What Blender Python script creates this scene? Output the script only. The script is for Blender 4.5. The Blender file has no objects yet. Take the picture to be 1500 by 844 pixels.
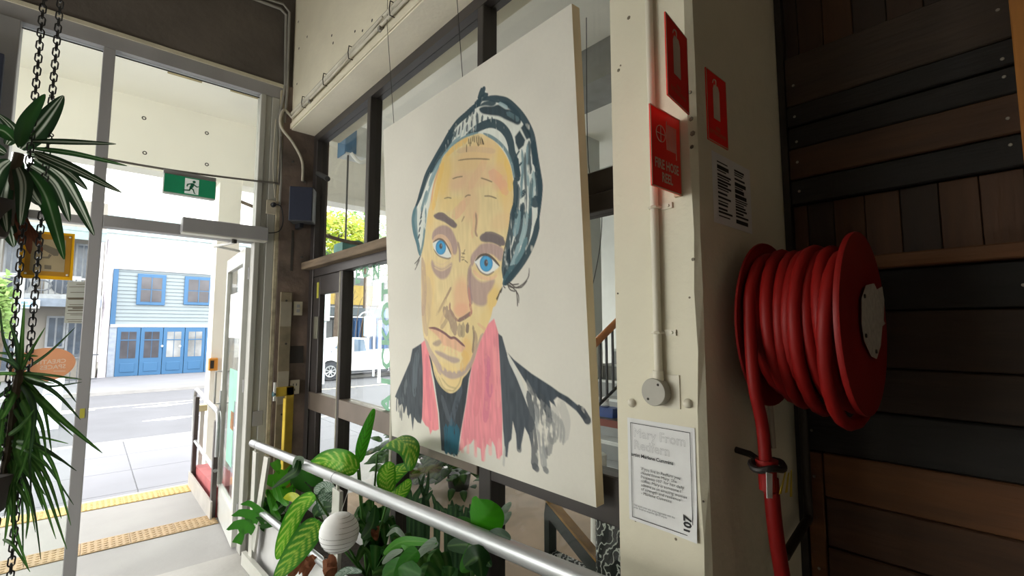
import bpy, math, random
import numpy as np
from mathutils import Vector, Matrix
random.seed(7)
S = bpy.context.scene
COL = S.collection

# ---------------------------------------------------------------- camera
FPX, CX, CY, EYE = 693.0, 750.0, 422.0, 1.7
PITCH, YAW = math.radians(4.948), math.radians(41.715)
_h = Vector((math.sin(YAW), math.cos(YAW), 0))
CR = Vector((math.cos(YAW), -math.sin(YAW), 0))
CF = _h * math.cos(PITCH) + Vector((0, 0, math.sin(PITCH)))
CU = -_h * math.sin(PITCH) + Vector((0, 0, math.cos(PITCH)))
EYEP = Vector((0, 0, EYE))
cam = bpy.data.cameras.new('camera')
cam.sensor_width = 36
cam.lens = FPX / 1500 * 36
cam.clip_start = 0.02
cam.clip_end = 300
camo = bpy.data.objects.new('camera', cam)
COL.objects.link(camo)
camo.matrix_world = Matrix(((CR.x, CU.x, -CF.x, 0), (CR.y, CU.y, -CF.y, 0), (CR.z, CU.z, -CF.z, EYE), (0, 0, 0, 1)))
S.camera = camo

# ---------------------------------------------------------------- light
S.view_settings.view_transform = 'Standard'
S.view_settings.look = 'None'
S.view_settings.gamma = 1
S.view_settings.use_curve_mapping = False
S.view_settings.exposure = 2.72
W = bpy.data.worlds.new('overcast_sky')
S.world = W
W.use_nodes = True
_bg = W.node_tree.nodes['Background']
_bg.inputs['Color'].default_value = (1.0, 0.985, 0.955, 1)
_bg.inputs['Strength'].default_value = 1.0

# unseen fill lamps added to brighten the room and the porch (their bodies are built with the setting)
FILL_LAMPS = [(-1.25, 3.4, 1.72), (-2.5, 3.35, 1.72), (-1.9, 2.9, 1.72)]
PORCH_FILLS = [(-0.9, 4.62, 4.0), (0.75, 4.62, 4.0)]
for _p, _e, _c in [(p, 5.6, (1.0, 0.96, 0.89)) for p in FILL_LAMPS] + [(p, 5.2, (1.0, 0.97, 0.9)) for p in PORCH_FILLS]:
    _l = bpy.data.lights.new('fill_light', 'POINT'); _l.shadow_soft_size = 0.11
    _l.energy = _e; _l.color = _c
    _o = bpy.data.objects.new('fill_light', _l); COL.objects.link(_o); _o.location = _p

# ---------------------------------------------------------------- measuring (sight line -> point on a wall, floor or facade)
def _ray(u, v):
    return CF + CR * ((u - CX) / FPX) - CU * ((v - CY) / FPX)
def on_x(u, v, X):
    d = _ray(u, v); return EYEP + d * (X / d.x)
def on_y(u, v, Y):
    d = _ray(u, v); return EYEP + d * (Y / d.y)
def on_z(u, v, Z):
    d = _ray(u, v); return EYEP + d * ((Z - EYE) / d.z)

# ---------------------------------------------------------------- colour and materials
def lin(c):
    c = c / 255.0
    return c / 12.92 if c <= 0.04045 else ((c + 0.055) / 1.055) ** 2.4
def rgb(r, g=None, b=None):
    if g is None: r, g, b = r
    return (lin(r), lin(g), lin(b), 1)
MATS = {}
def M(name, col, rough=0.6, metal=0.0, var=0.12, scale=6.0, bump=0.0, bscale=40.0, col2=None, spec=0.5, stretch=None, emit=0, cover=0.5):
    if name in MATS: return MATS[name]
    m = bpy.data.materials.new(name); m.use_nodes = True
    nt = m.node_tree; n = nt.nodes; l = nt.links
    b = n['Principled BSDF']
    b.inputs['Roughness'].default_value = rough
    b.inputs['Metallic'].default_value = metal
    b.inputs['Specular IOR Level'].default_value = spec
    c1 = rgb(*col)
    c2 = rgb(*col2) if col2 else tuple(x * (1 - var * 2.2) for x in c1[:3]) + (1,)
    geo = n.new('ShaderNodeNewGeometry')
    src = geo.outputs['Position']
    if stretch:
        mp = n.new('ShaderNodeVectorMath'); mp.operation = 'MULTIPLY'
        mp.inputs[1].default_value = stretch
        l.new(src, mp.inputs[0]); src = mp.outputs[0]
    tx = n.new('ShaderNodeTexNoise')
    tx.inputs['Scale'].default_value = scale; tx.inputs['Detail'].default_value = 5
    l.new(src, tx.inputs['Vector'])
    rp = n.new('ShaderNodeMapRange')
    rp.inputs['From Min'].default_value = cover - 0.2; rp.inputs['From Max'].default_value = cover + 0.25
    l.new(tx.outputs['Fac'], rp.inputs['Value'])
    mx = n.new('ShaderNodeMix'); mx.data_type = 'RGBA'
    mx.inputs['A'].default_value = c1; mx.inputs['B'].default_value = c2
    l.new(rp.outputs['Result'], mx.inputs['Factor'])
    l.new(mx.outputs['Result'], b.inputs['Base Color'])
    if bump:
        t2 = n.new('ShaderNodeTexNoise'); t2.inputs['Scale'].default_value = bscale; t2.inputs['Detail'].default_value = 4
        l.new(src, t2.inputs['Vector'])
        bp = n.new('ShaderNodeBump'); bp.inputs['Strength'].default_value = bump; bp.inputs['Distance'].default_value = 0.01
        l.new(t2.outputs['Fac'], bp.inputs['Height']); l.new(bp.outputs['Normal'], b.inputs['Normal'])
    if emit:
        b.inputs['Emission Color'].default_value = c1; b.inputs['Emission Strength'].default_value = emit
    MATS[name] = m
    return m
def glass(name, tint=(250, 252, 250), rough=0.02, refl=1.0):
    if name in MATS: return MATS[name]
    m = bpy.data.materials.new(name); m.use_nodes = True
    nt = m.node_tree; n = nt.nodes; l = nt.links
    n.remove(n['Principled BSDF'])
    t = n.new('ShaderNodeBsdfTransparent'); t.inputs['Color'].default_value = rgb(*tint)
    g = n.new('ShaderNodeBsdfGlossy'); g.inputs['Roughness'].default_value = rough
    lw = n.new('ShaderNodeLayerWeight'); lw.inputs['Blend'].default_value = 0.5
    pw = n.new('ShaderNodeMath'); pw.operation = 'POWER'; pw.inputs[1].default_value = 5.0
    l.new(lw.outputs['Facing'], pw.inputs[0])
    ml = n.new('ShaderNodeMath'); ml.operation = 'MULTIPLY_ADD'; ml.inputs[1].default_value = 0.7 * refl; ml.inputs[2].default_value = 0.025 * refl
    mx = n.new('ShaderNodeMixShader')
    l.new(pw.outputs[0], ml.inputs[0]); l.new(ml.outputs[0], mx.inputs[0])
    l.new(t.outputs[0], mx.inputs[1]); l.new(g.outputs[0], mx.inputs[2])
    l.new(mx.outputs[0], n['Material Output'].inputs['Surface'])
    MATS[name] = m
    return m
def attr_mat(name, rough=0.5, transl=0.0, spec=0.4, bump=0.0, bscale=300.0):
    """surface whose own colour is stored per vertex (paint on canvas, leaf markings)"""
    if name in MATS: return MATS[name]
    m = bpy.data.materials.new(name); m.use_nodes = True
    nt = m.node_tree; n = nt.nodes; l = nt.links
    b = n['Principled BSDF']; b.inputs['Roughness'].default_value = rough; b.inputs['Specular IOR Level'].default_value = spec
    a = n.new('ShaderNodeVertexColor'); a.layer_name = 'paint'
    l.new(a.outputs['Color'], b.inputs['Base Color'])
    if bump:
        t2 = n.new('ShaderNodeTexNoise'); t2.inputs['Scale'].default_value = bscale
        bp = n.new('ShaderNodeBump'); bp.inputs['Strength'].default_value = bump; bp.inputs['Distance'].default_value = 0.002
        gg = n.new('ShaderNodeNewGeometry'); l.new(gg.outputs['Position'], t2.inputs['Vector'])
        l.new(t2.outputs['Fac'], bp.inputs['Height']); l.new(bp.outputs['Normal'], b.inputs['Normal'])
    if transl:
        tr = n.new('ShaderNodeBsdfTranslucent'); l.new(a.outputs['Color'], tr.inputs['Color'])
        mx = n.new('ShaderNodeMixShader'); mx.inputs[0].default_value = transl
        l.new(b.outputs[0], mx.inputs[1]); l.new(tr.outputs[0], mx.inputs[2])
        l.new(mx.outputs[0], n['Material Output'].inputs['Surface'])
    MATS[name] = m
    return m

# ---------------------------------------------------------------- mesh helpers
ORG = {}
def catmull(pts, n=6, closed=False):
    P = [Vector(p) for p in pts]
    if len(P) < 3 and not closed:
        return [P[0].lerp(P[-1], i / n) for i in range(n + 1)]
    out = []
    N = len(P)
    rng = range(N) if closed else range(N - 1)
    for i in rng:
        if closed: p0, p1, p2, p3 = P[i - 1], P[i], P[(i + 1) % N], P[(i + 2) % N]
        else: p0, p1, p2, p3 = P[max(i - 1, 0)], P[i], P[i + 1], P[min(i + 2, N - 1)]
        for k in range(n):
            t = k / n
            out.append(0.5 * ((2 * p1) + (p2 - p0) * t + (2 * p0 - 5 * p1 + 4 * p2 - p3) * t * t + (3 * p1 - p0 - 3 * p2 + p3) * t ** 3))
    if not closed: out.append(P[-1])
    return out
class MB:
    def __init__(s): s.v = []; s.f = []; s.c = []; s.smooth = False
    def add(s, vs, fs, col=None):
        o = len(s.v); s.v += [tuple(v) for v in vs]; s.f += [tuple(i + o for i in f) for f in fs]
        if col is not None: s.c += [col] * len(vs)
        return s
    def box(s, a, b, col=None):
        x0, x1 = sorted((a[0], b[0])); y0, y1 = sorted((a[1], b[1])); z0, z1 = sorted((a[2], b[2]))
        vs = [(x0, y0, z0), (x1, y0, z0), (x1, y1, z0), (x0, y1, z0), (x0, y0, z1), (x1, y0, z1), (x1, y1, z1), (x0, y1, z1)]
        return s.add(vs, [(3, 2, 1, 0), (4, 5, 6, 7), (0, 1, 5, 4), (1, 2, 6, 5), (2, 3, 7, 6), (3, 0, 4, 7)], col)
    def bbox(s, a, b, r=0.005):
        """box with chamfered edges"""
        lo = [min(a[i], b[i]) for i in range(3)]; hi = [max(a[i], b[i]) for i in range(3)]
        r = min(r, *[(hi[i] - lo[i]) * 0.49 for i in range(3)])
        vs = []; idx = {}
        for sx in (0, 1):
            for sy in (0, 1):
                for sz in (0, 1):
                    c = [(lo, hi)[q][i] for i, q in enumerate((sx, sy, sz))]
                    d = [1 - 2 * q for q in (sx, sy, sz)]
                    for ax in range(3):
                        p = [c[i] + (0 if i == ax else d[i] * r) for i in range(3)]
                        idx[(sx, sy, sz, ax)] = len(vs); vs.append(p)
        fs = []
        for ax in range(3):
            o1, o2 = [i for i in range(3) if i != ax]
            for q in (0, 1):
                ring = []
                for (p, t) in ((0, 0), (1, 0), (1, 1), (0, 1)):
                    k = [0, 0, 0]; k[ax] = q; k[o1] = p; k[o2] = t
                    ring.append(idx[(*k, ax)])
                fs.append(ring)
            for p in (0, 1):
                for t in (0, 1):
                    k0 = [0, 0, 0]; k1 = [0, 0, 0]
                    k0[ax] = 0; k1[ax] = 1; k0[o1] = k1[o1] = p; k0[o2] = k1[o2] = t
                    fs.append([idx[(*k0, o1)], idx[(*k1, o1)], idx[(*k1, o2)], idx[(*k0, o2)]])
        for sx in (0, 1):
            for sy in (0, 1):
                for sz in (0, 1):
                    fs.append([idx[(sx, sy, sz, a)] for a in range(3)])
        return s.add(vs, fs)
    def prism(s, poly, off, col=None):
        """closed planar polygon (3D points) pushed along off"""
        n = len(poly); off = Vector(off)
        vs = [Vector(p) for p in poly] + [Vector(p) + off for p in poly]
        fs = [tuple(range(n))[::-1], tuple(range(n, 2 * n))] + [(i, (i + 1) % n, (i + 1) % n + n, i + n) for i in range(n)]
        return s.add(vs, fs, col)
    def tube(s, pts, r, seg=10, caps=True, r2=None, closed=False):
        P = [Vector(p) for p in pts]; n = len(P)
        up = None; vs = []
        for i, p in enumerate(P):
            if closed: t = (P[(i + 1) % n] - P[i - 1]).normalized()
            else: t = (P[min(i + 1, n - 1)] - P[max(i - 1, 0)]).normalized()
            if up is None:
                up = t.orthogonal().normalized()
            up = (up - t * up.dot(t))
            up = up.normalized() if up.length > 1e-6 else t.orthogonal().normalized()
            bi = t.cross(up)
            rr = r if r2 is None else r + (r2 - r) * i / max(n - 1, 1)
            if callable(r): rr = r(i / max(n - 1, 1))
            for k in range(seg):
                a = 2 * math.pi * k / seg
                vs.append(p + up * math.cos(a) * rr + bi * math.sin(a) * rr)
        fs = []
        for i in range(n if closed else n - 1):
            j = (i + 1) % n
            for k in range(seg):
                fs.append((i * seg + k, i * seg + (k + 1) % seg, j * seg + (k + 1) % seg, j * seg + k))
        if caps and not closed:
            fs.append(tuple(range(seg))[::-1]); fs.append(tuple(range((n - 1) * seg, n * seg)))
        s.smooth = True
        return s.add(vs, fs)
    def lathe(s, o, ax, prof, seg=24, closed=False):
        """prof = [(distance along axis, radius)]"""
        ax = Vector(ax).normalized(); u = ax.orthogonal().normalized(); w = ax.cross(u); o = Vector(o)
        vs = []; fs = []; n = len(prof)
        for (d, r) in prof:
            for k in range(seg):
                a = 2 * math.pi * k / seg
                vs.append(o + ax * d + (u * math.cos(a) + w * math.sin(a)) * max(r, 1e-5))
        for i in range(n - 1):
            for k in range(seg):
                fs.append((i * seg + k, i * seg + (k + 1) % seg, (i + 1) * seg + (k + 1) % seg, (i + 1) * seg + k))
        fs.append(tuple(range(seg))[::-1]); fs.append(tuple(range((n - 1) * seg, n * seg)))
        s.smooth = True
        return s.add(vs, fs)
    def xform(s, mat, i0=0):
        s.v = s.v[:i0] + [tuple(mat @ Vector(v)) for v in s.v[i0:]]
        return s
    def build(s, name, mat, parent=None, smooth=None, origin=None):
        V = np.array(s.v, dtype=float)
        lo, hi = V.min(0), V.max(0)
        w = Vector(origin) if origin is not None else Vector(((lo[0] + hi[0]) / 2, (lo[1] + hi[1]) / 2, lo[2]))
        me = bpy.data.meshes.new(name)
        me.from_pydata((V - np.array(w)).tolist(), [], s.f)
        if isinstance(mat, (list, tuple)):
            for q in mat: me.materials.append(q)
        else: me.materials.append(mat)
        if s.c and len(s.c) == len(s.v):
            a = me.color_attributes.new('paint', 'FLOAT_COLOR', 'POINT')
            a.data.foreach_set('color', np.array([(c[0], c[1], c[2], 1) for c in s.c], dtype=np.float32).ravel())
        sm = s.smooth if smooth is None else smooth
        if sm:
            me.polygons.foreach_set('use_smooth', [True] * len(me.polygons))
            if hasattr(me, 'set_sharp_from_angle'): me.set_sharp_from_angle(angle=math.radians(40))
        me.update()
        o = bpy.data.objects.new(name, me)
        COL.objects.link(o)
        ORG[o.name] = w
        if parent is not None:
            o.parent = parent; o.location = w - ORG[parent.name]
        else: o.location = w
        return o
def tag(o, label, cat, group=None, kind=None):
    o['label'] = label; o['category'] = cat
    if group: o['group'] = group
    if kind: o['kind'] = kind
    return o
def thing(name, loc, label, cat, group=None):
    o = bpy.data.objects.new(name, None); o.empty_display_size = 0.05
    COL.objects.link(o); o.location = loc; ORG[o.name] = Vector(loc)
    return tag(o, label, cat, group)
def struct(o, label=None, cat=None):
    o['kind'] = 'structure'
    if label: o['label'] = label
    if cat: o['category'] = cat
    return o
def clone(src, parent, loc, rot=None, name=None):
    c = src.copy(); COL.objects.link(c)
    w = Vector(loc); ORG[c.name] = w
    c.parent = parent
    c.location = w - (ORG[parent.name] if parent else Vector((0, 0, 0)))
    if rot is not None: c.rotation_euler = rot
    return c
def boxo(name, a, b, mat, parent=None, r=0.0):
    m = MB()
    m.bbox(a, b, r) if r else m.box(a, b)
    return m.build(name, mat, parent)
def tubeo(name, pts, r, mat, parent=None, seg=10, n=0, **k):
    return MB().tube(catmull(pts, n) if n else pts, r, seg, **k).build(name, mat, parent)
def text_on(parent, txt, o, right, up, size, mat, name='lettering', align='CENTER', bold=0.0, depth=0.0006, outline=0.0, sx=1.0, shear=0.0):
    cu = bpy.data.curves.new('t', 'FONT'); cu.body = txt; cu.size = size; cu.align_x = align; cu.align_y = 'CENTER'
    cu.offset = bold; cu.resolution_u = 2; cu.shear = shear; cu.space_line = 0.95
    ob = bpy.data.objects.new('t', cu); COL.objects.link(ob)
    dg = bpy.context.evaluated_depsgraph_get()
    me = bpy.data.meshes.new_from_object(ob.evaluated_get(dg))
    bpy.data.objects.remove(ob); bpy.data.curves.remove(cu)
    right = Vector(right).normalized(); up = Vector(up).normalized(); o = Vector(o)
    m = MB()
    if outline:
        edge_use = {}
        for p in me.polygons:
            for k in p.edge_keys: edge_use[k] = edge_use.get(k, 0) + 1
        n = right.cross(up).normalized() * depth
        for (a, b), c in edge_use.items():
            if c != 1: continue
            pa, pb = me.vertices[a].co, me.vertices[b].co
            A = o + right * pa.x * sx + up * pa.y; B = o + right * pb.x * sx + up * pb.y
            d = (B - A)
            if d.length < 1e-7: continue
            q = d.normalized().cross(n.normalized()) * outline
            m.add([A - q, B - q, B + q, A + q], [(0, 1, 2, 3)])
    else:
        m.add([o + right * v.co.x * sx + up * v.co.y for v in me.vertices], [tuple(p.vertices) for p in me.polygons])
    bpy.data.meshes.remove(me)
    if not m.v: return None
    return m.build(name, mat, parent)
def flat(parent, name, pts, mat, off):
    return MB().prism(pts, off).build(name, mat, parent)
# ================================================================ the setting
YD = 4.15            # inner face of the glazed street front
XW = 1.37            # inner face of the long window
m_cream = M('cream_painted_concrete', (226, 220, 198), 0.7, var=0.05, scale=3, bump=0.35, bscale=22)
m_beam = M('cream_beam_paint', (228, 221, 199), 0.7, var=0.06, scale=2.5, bump=0.3, bscale=14)
m_dconc = M('dark_raw_concrete', (104, 97, 92), 0.85, var=0.2, scale=2.2, bump=0.4, bscale=18)
m_alu = M('weathered_aluminium', (160, 160, 163), 0.5, metal=0.1, var=0.08, scale=4, stretch=(1, 1, .15))
m_post = M('brightened_post_aluminium', (176, 176, 170), 0.5, var=0.08, scale=4, stretch=(1, 1, .15))  # paler copy of the frame aluminium, standing in for light on the post
m_alud = M('bronze_aluminium', (70, 65, 64), 0.45, metal=0.3, var=0.08, scale=4)
m_alum = M('light_bronze_rail', (126, 114, 104), 0.5, metal=0.3, var=0.1, scale=5)
m_white = M('white_render', (247, 244, 234), 0.85, var=0.04, scale=1.3, bump=0.12, bscale=12)
m_hole = M('dark_tie_hole', (70, 66, 62), 0.9)
m_floor = M('worn_concrete_floor', (176, 174, 170), 0.55, var=0.1, scale=2.2, bump=0.15, bscale=30)
m_land = M('landing_concrete', (162, 161, 160), 0.85, var=0.08, scale=1.6, bump=0.15, bscale=25)
m_fore = M('brown_polished_concrete', (152, 130, 108), 0.75, spec=.2, var=0.16, scale=2.4)
m_road = M('asphalt', (90, 92, 98), 0.95, var=0.08, scale=1.0, bump=0.3, bscale=60)
m_pave = M('grey_paving', (112, 114, 121), 0.9, var=0.06, scale=1.2)
m_kerb = M('kerb_stone', (150, 150, 150), 0.9, var=0.1, scale=2)
m_glass = glass('clear_glass')
m_ceil = M('room_ceiling_paint', (170, 164, 154), 0.9, var=0.05)
m_wall = M('room_wall_paint', (184, 170, 150), 0.9, var=0.06)
m_steel = M('galvanised_tube', (176, 178, 180), 0.42, metal=0.75, var=0.08, scale=9, stretch=(1, .2, 1))

def ramp_z(y):
    return 0.0 if y > 3.9 else (0.27 if y < 0.1 else 0.27 * (3.9 - y) / 3.8)
# floor (a gentle ramp up from the door)
m = MB(); ys = [4.2, 3.9, 2.6, 1.3, 0.1, -4.0]
vs = []
for y in ys: vs += [(-4.6, y, ramp_z(y)), (1.4, y, ramp_z(y)), (-4.6, y, -0.3), (1.4, y, -0.3)]
fs = []
for i in range(len(ys) - 1):
    a, b = i * 4, i * 4 + 4
    fs += [(a, b, b + 1, a + 1), (a + 2, a + 3, b + 3, b + 2), (a, a + 2, b + 2, b), (a + 1, b + 1, b + 3, a + 3)]
m.add(vs, fs); struct(m.build('floor', m_floor), 'pale worn concrete floor sloping down to the glass door', 'floor')
m2 = MB().box((1.4, -4.0, -0.3), (2.1, 0.87, 0.27)); struct(m2.build('floor', m_floor), 'concrete floor beneath the timber wall', 'floor')
struct(boxo('ceiling', (-4.6, -4.0, 4.85), (2.1, 4.3, 5.0), m_ceil), 'pale ceiling of the room', 'ceiling')
struct(boxo('wall_back', (-4.6, -4.15, 0), (2.1, -4.0, 5.0), m_wall), 'plain wall at the back of the room', 'wall')
for k, (lx, ly, lz) in enumerate(FILL_LAMPS):  # stands for the fill lamps added out of view
    z0 = ramp_z(ly)
    bt = thing('fill_lamp', (lx, ly, z0), 'added fill lamp on a stand, %s of three out of the picture' % ('nearest the painting', 'nearest the side window', 'nearest the camera')[k], 'lamp', 'added fill lamps')
    MB().lathe((lx, ly, z0), (0, 0, 1), [(0, .14), (.015, .14), (.025, .02)], 20).build('base', M('fill_lamp_metal', (90, 90, 88), .4, metal=.6), bt)
    MB().tube([(lx, ly, z0 + .02), (lx, ly, lz - .15)], .01, 8).build('pole', M('fill_lamp_metal', (90, 90, 88)), bt)
    MB().lathe((lx, ly, lz - .16), (0, 0, 1), [(0, .02), (.02, .04), (.03, .04)], 14).build('bulb_holder', M('fill_lamp_metal', (90, 90, 88)), bt)
# left wall with a big unseen side window, added to let in sky light
lw = MB()
lw.box((-4.75, -4.0, 0), (-4.6, 2.2, 5.0)).box((-4.75, 2.2, 3.75), (-4.6, 4.45, 5.0)).box((-4.75, 2.2, 0), (-4.6, 4.45, 0.4))
struct(lw.build('wall_left', m_wall), 'plain side wall with an added tall side window', 'wall')
w3 = struct(boxo('window_3', (-4.72, 2.2, 3.68), (-4.63, 4.15, 3.75), m_alu), 'tall unseen side window added for sky light', 'window')
boxo('pane', (-4.685, 2.2, 0.46), (-4.675, 4.15, 3.68), m_glass, w3)
boxo('sill', (-4.72, 2.2, 0.40), (-4.63, 4.15, 0.46), m_alu, w3)
boxo('mullion', (-4.72, 3.14, 0.46), (-4.63, 3.2, 3.68), m_alu, w3)

# front wall: dark concrete header over the glazing
struct(boxo('wall_front', (-4.6, YD, 3.745), (1.5, YD + 0.3, 5.0), m_dconc), 'dark raw concrete header above the glazed door front', 'wall')
tr = struct(boxo('trim_1', (-4.6, YD - 0.012, 3.725), (1.12, YD + 0.1, 3.752), M('cream_trim', (214, 208, 186), 0.6)), 'thin cream strip along the underside of the dark header', 'trim')

# glazed street front
wf = struct(boxo('window_1', (-4.6, YD, 3.625), (1.12, YD + 0.1, 3.725), m_alu), 'grey aluminium framed glazing around the street door', 'window')
def fr(a, b, name='frame_bar', mt=m_alu, par=wf, r=0.004): return boxo(name, a, b, mt, par, r)
fr((-0.035, YD, 0.0), (0.03, YD + 0.1, 3.625), 'mullion')
fr((-0.53, YD - 0.02, 0.0), (-0.425, YD + 0.1, 3.625), 'mullion')
fr((-1.9, YD, 0.0), (-1.83, YD + 0.1, 3.625), 'mullion')
fr((-3.3, YD, 0.0), (-3.23, YD + 0.1, 3.625), 'mullion')
fr((0.03, YD, 2.385), (0.945, YD + 0.1, 2.465), 'transom')
fr((-0.425, YD + 0.02, 2.39), (-0.035, YD + 0.08, 2.445), 'transom')
fr((-0.425, YD + 0.02, 0.0), (-0.035, YD + 0.08, 0.05), 'bottom_rail')
fr((-4.6, YD + 0.02, 0.0), (-0.53, YD + 0.08, 0.06), 'bottom_rail')
for a, b, c, d in ((-0.425, 2.445, -0.035, 3.625), (-0.425, 0.05, -0.035, 2.39), (0.03, 2.465, 0.945, 3.625),
                   (-1.83, 0.06, -0.53, 3.625), (-3.23, 0.06, -1.9, 3.625), (-4.6, 0.06, -3.3, 3.625)):
    boxo('pane', (a, YD + 0.047, b), (c, YD + 0.053, d), m_glass, wf)
# thin glazing bead line under the head
boxo('glazing_bead', (-0.425, YD + 0.04, 3.60), (0.945, YD + 0.046, 3.606), M('black_rubber', (30, 30, 30), 0.7), wf)
# hinge-side post with its grooves
fr((0.945, YD - 0.01, 0.0), (0.985, YD + 0.1, 3.625), 'post_profile', m_post)
fr((0.985, YD + 0.004, 0.0), (1.03, YD + 0.1, 3.625), 'post_profile', m_post)
fr((1.03, YD - 0.006, 0.0), (1.09, YD + 0.1, 3.625), 'post_profile', m_post)
fr((1.09, YD - 0.02, 0.0), (1.122, YD + 0.1, 3.7), 'post_edge', M('chipped_cream_edge', (196, 186, 160), 0.7, var=0.25, scale=14))

# brown pillar in the corner
m_brown = M('old_brown_pillar', (134, 116, 106), 0.85, var=0.25, scale=5, bump=0.5, bscale=20, col2=(84, 76, 70))
pil = struct(boxo('trim_2', (1.122, YD - 0.03, 0.0), (1.5, YD + 0.3, 3.745), m_brown), 'brown weathered corner pillar between door frame and long window', 'pillar')
m_board = M('painted_board', (142, 130, 108), 0.8, var=0.2, scale=9, bump=0.2)
pb = boxo('painted_board', (1.147, YD - 0.05, 0.05), (1.235, YD - 0.03, 2.0), m_board, pil, 0.003)
for z, hgt in ((1.72, .2), (1.1, .26)): boxo('patch', (1.15, YD - 0.053, z), (1.232, YD - 0.05, z + hgt), M('patch_%d' % (z * 10), (166, 158, 142), 0.8), pil)
for x, z in ((1.19, 1.93), (1.2, 1.58), (1.19, 1.02), (1.3, 2.95), (1.2, 3.1), (1.3, 2.3)):
    MB().lathe((x, YD - 0.056, z), (0, 1, 0), [(0, .008), (.03, .009)], 10).build('bolt_head', m_hole, pil)
boxo('slot', (1.215, YD - 0.033, 2.18), (1.235, YD - 0.028, 2.52), m_hole, pil)
boxo('dark_patch', (1.24, YD - 0.034, 1.42), (1.345, YD - 0.028, 1.56), M('dark_paint_patch', (62, 58, 56), 0.8), pil)

# upper right wall (cream beam over the long window) with underside
bw = struct(boxo('wall_right', (1.18, 0.55, 3.38), (1.6, YD, 5.0), m_beam), 'cream painted concrete beam over the long window', 'wall')
boxo('lit_underside', (1.181, 0.87, 3.372), (1.372, YD - 0.01, 3.38), M('cream_lit_from_below', (248, 242, 224), .6, var=.05, scale=3, bump=.15), bw)  # paler than the beam: light from below is put into its colour
boxo('ledge_lip', (1.168, 0.87, 3.38), (1.18, YD - 0.01, 3.425), m_beam, bw, 0.004)
for (u, v) in ((437, 32), (450, 54), (488, 63), (435, 123), (438, 71), (486, 52), (520, 46), (545, 30), (531, 45)):
    p = on_x(u, v, 1.18)
    MB().lathe((1.182, p.y, p.z), (-1, 0, 0), [(0, .012 + random.random() * .006), (.0035, .008)], 7).build('chip', m_hole, bw)

# long window: bronze frame
wr = struct(boxo('window_2', (XW, 0.87, 3.31), (XW + 0.09, YD, 3.38), m_alud), 'long window in a dark bronze frame behind the portrait', 'window')
def fw(y0, y1, z0, z1, name, mt=m_alud, x0=XW, x1=XW + 0.09): return boxo(name, (x0, y0, z0), (x1, y1, z1), mt, wr, 0.004)
fw(4.04, YD + 0.03, 0.0, 3.31, 'jamb')
fw(3.01, 3.062, 2.28, 3.31, 'mullion')
fw(1.75, 1.80, 1.19, 3.31, 'mullion'); fw(1.68, 1.728, 0.1, 1.19, 'mullion'); fw(1.732, 1.78, 0.1, 1.19, 'mullion', x0=XW + .01)
fw(0.87, 4.02, 2.13, 2.20, 'transom'); fw(0.87, 1.75, 2.20, 2.29, 'transom', x0=XW + 0.012)
fw(3.41, 3.445, 0.1, 2.13, 'mullion')
fw(3.445, 3.46, 0.1, 2.13, 'edge_strip', M('strip_alu', (170, 166, 150), 0.5, metal=.2), XW - 0.004)
fw(2.54, 2.60, 0.1, 2.13, 'mullion'); fw(2.60, 2.63, .1, 2.13, 'edge_strip', MATS['strip_alu'], XW - 0.004)
# sash door in the first bay
fw(3.90, 4.04, 0.1, 2.13, 'sash_stile', x0=XW + .012, x1=XW + .06); fw(3.46, 3.90, 1.98, 2.13, 'sash_top_rail', x0=XW + .012, x1=XW + .06)
# middle rails and sill
fw(3.46, 4.04, 1.05, 1.19, 'middle_rail', m_alum, x1=XW + .06); fw(2.63, 3.41, 1.065, 1.195, 'middle_rail', m_alum)
fw(1.78, 2.54, 1.03, 1.195, 'middle_rail', m_alum); fw(0.87, 1.68, 1.03, 1.195, 'middle_rail', m_alud)
fw(0.87, 4.02, 0.0, 0.12, 'sill', x0=XW - 0.01, x1=XW + .1)
fw(3.9, 3.98, 1.62, 1.8, 'latch_plate', M('latch_grey', (120, 118, 104), .5), XW + 0.004, XW + .012); fw(3.91, 3.95, 1.95, 2.08, 'yellow_tape', M('tape_y', (190, 184, 70), .6), XW + .006, XW + .012)
for y0, y1, z0, z1 in ((3.062, 4.04, 2.28, 3.31), (1.8, 3.01, 2.28, 3.31), (0.87, 1.75, 2.29, 3.31),
                       (3.46, 3.90, 1.19, 1.98), (3.46, 3.90, .12, 1.05), (2.63, 3.41, 1.195, 2.13), (2.63, 3.41, .12, 1.065),
                       (1.8, 2.54, 1.195, 2.13), (1.78, 2.54, .12, 1.065), (0.87, 1.75, 1.195, 2.13), (0.87, 1.68, .12, 1.065)):
    boxo('pane', (XW + 0.045, y0, z0), (XW + 0.05, y1, z1), m_glass, wr)
led = boxo('timber_ledge', (XW - 0.07, 1.7, 2.195), (XW + 0.09, YD - 0.03, 2.255), M('weathered_timber_ledge', (136, 118, 98), 0.85, var=0.25, scale=3, stretch=(8, 1, 8), bump=0.5, bscale=8), wr, 0.006)

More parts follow.
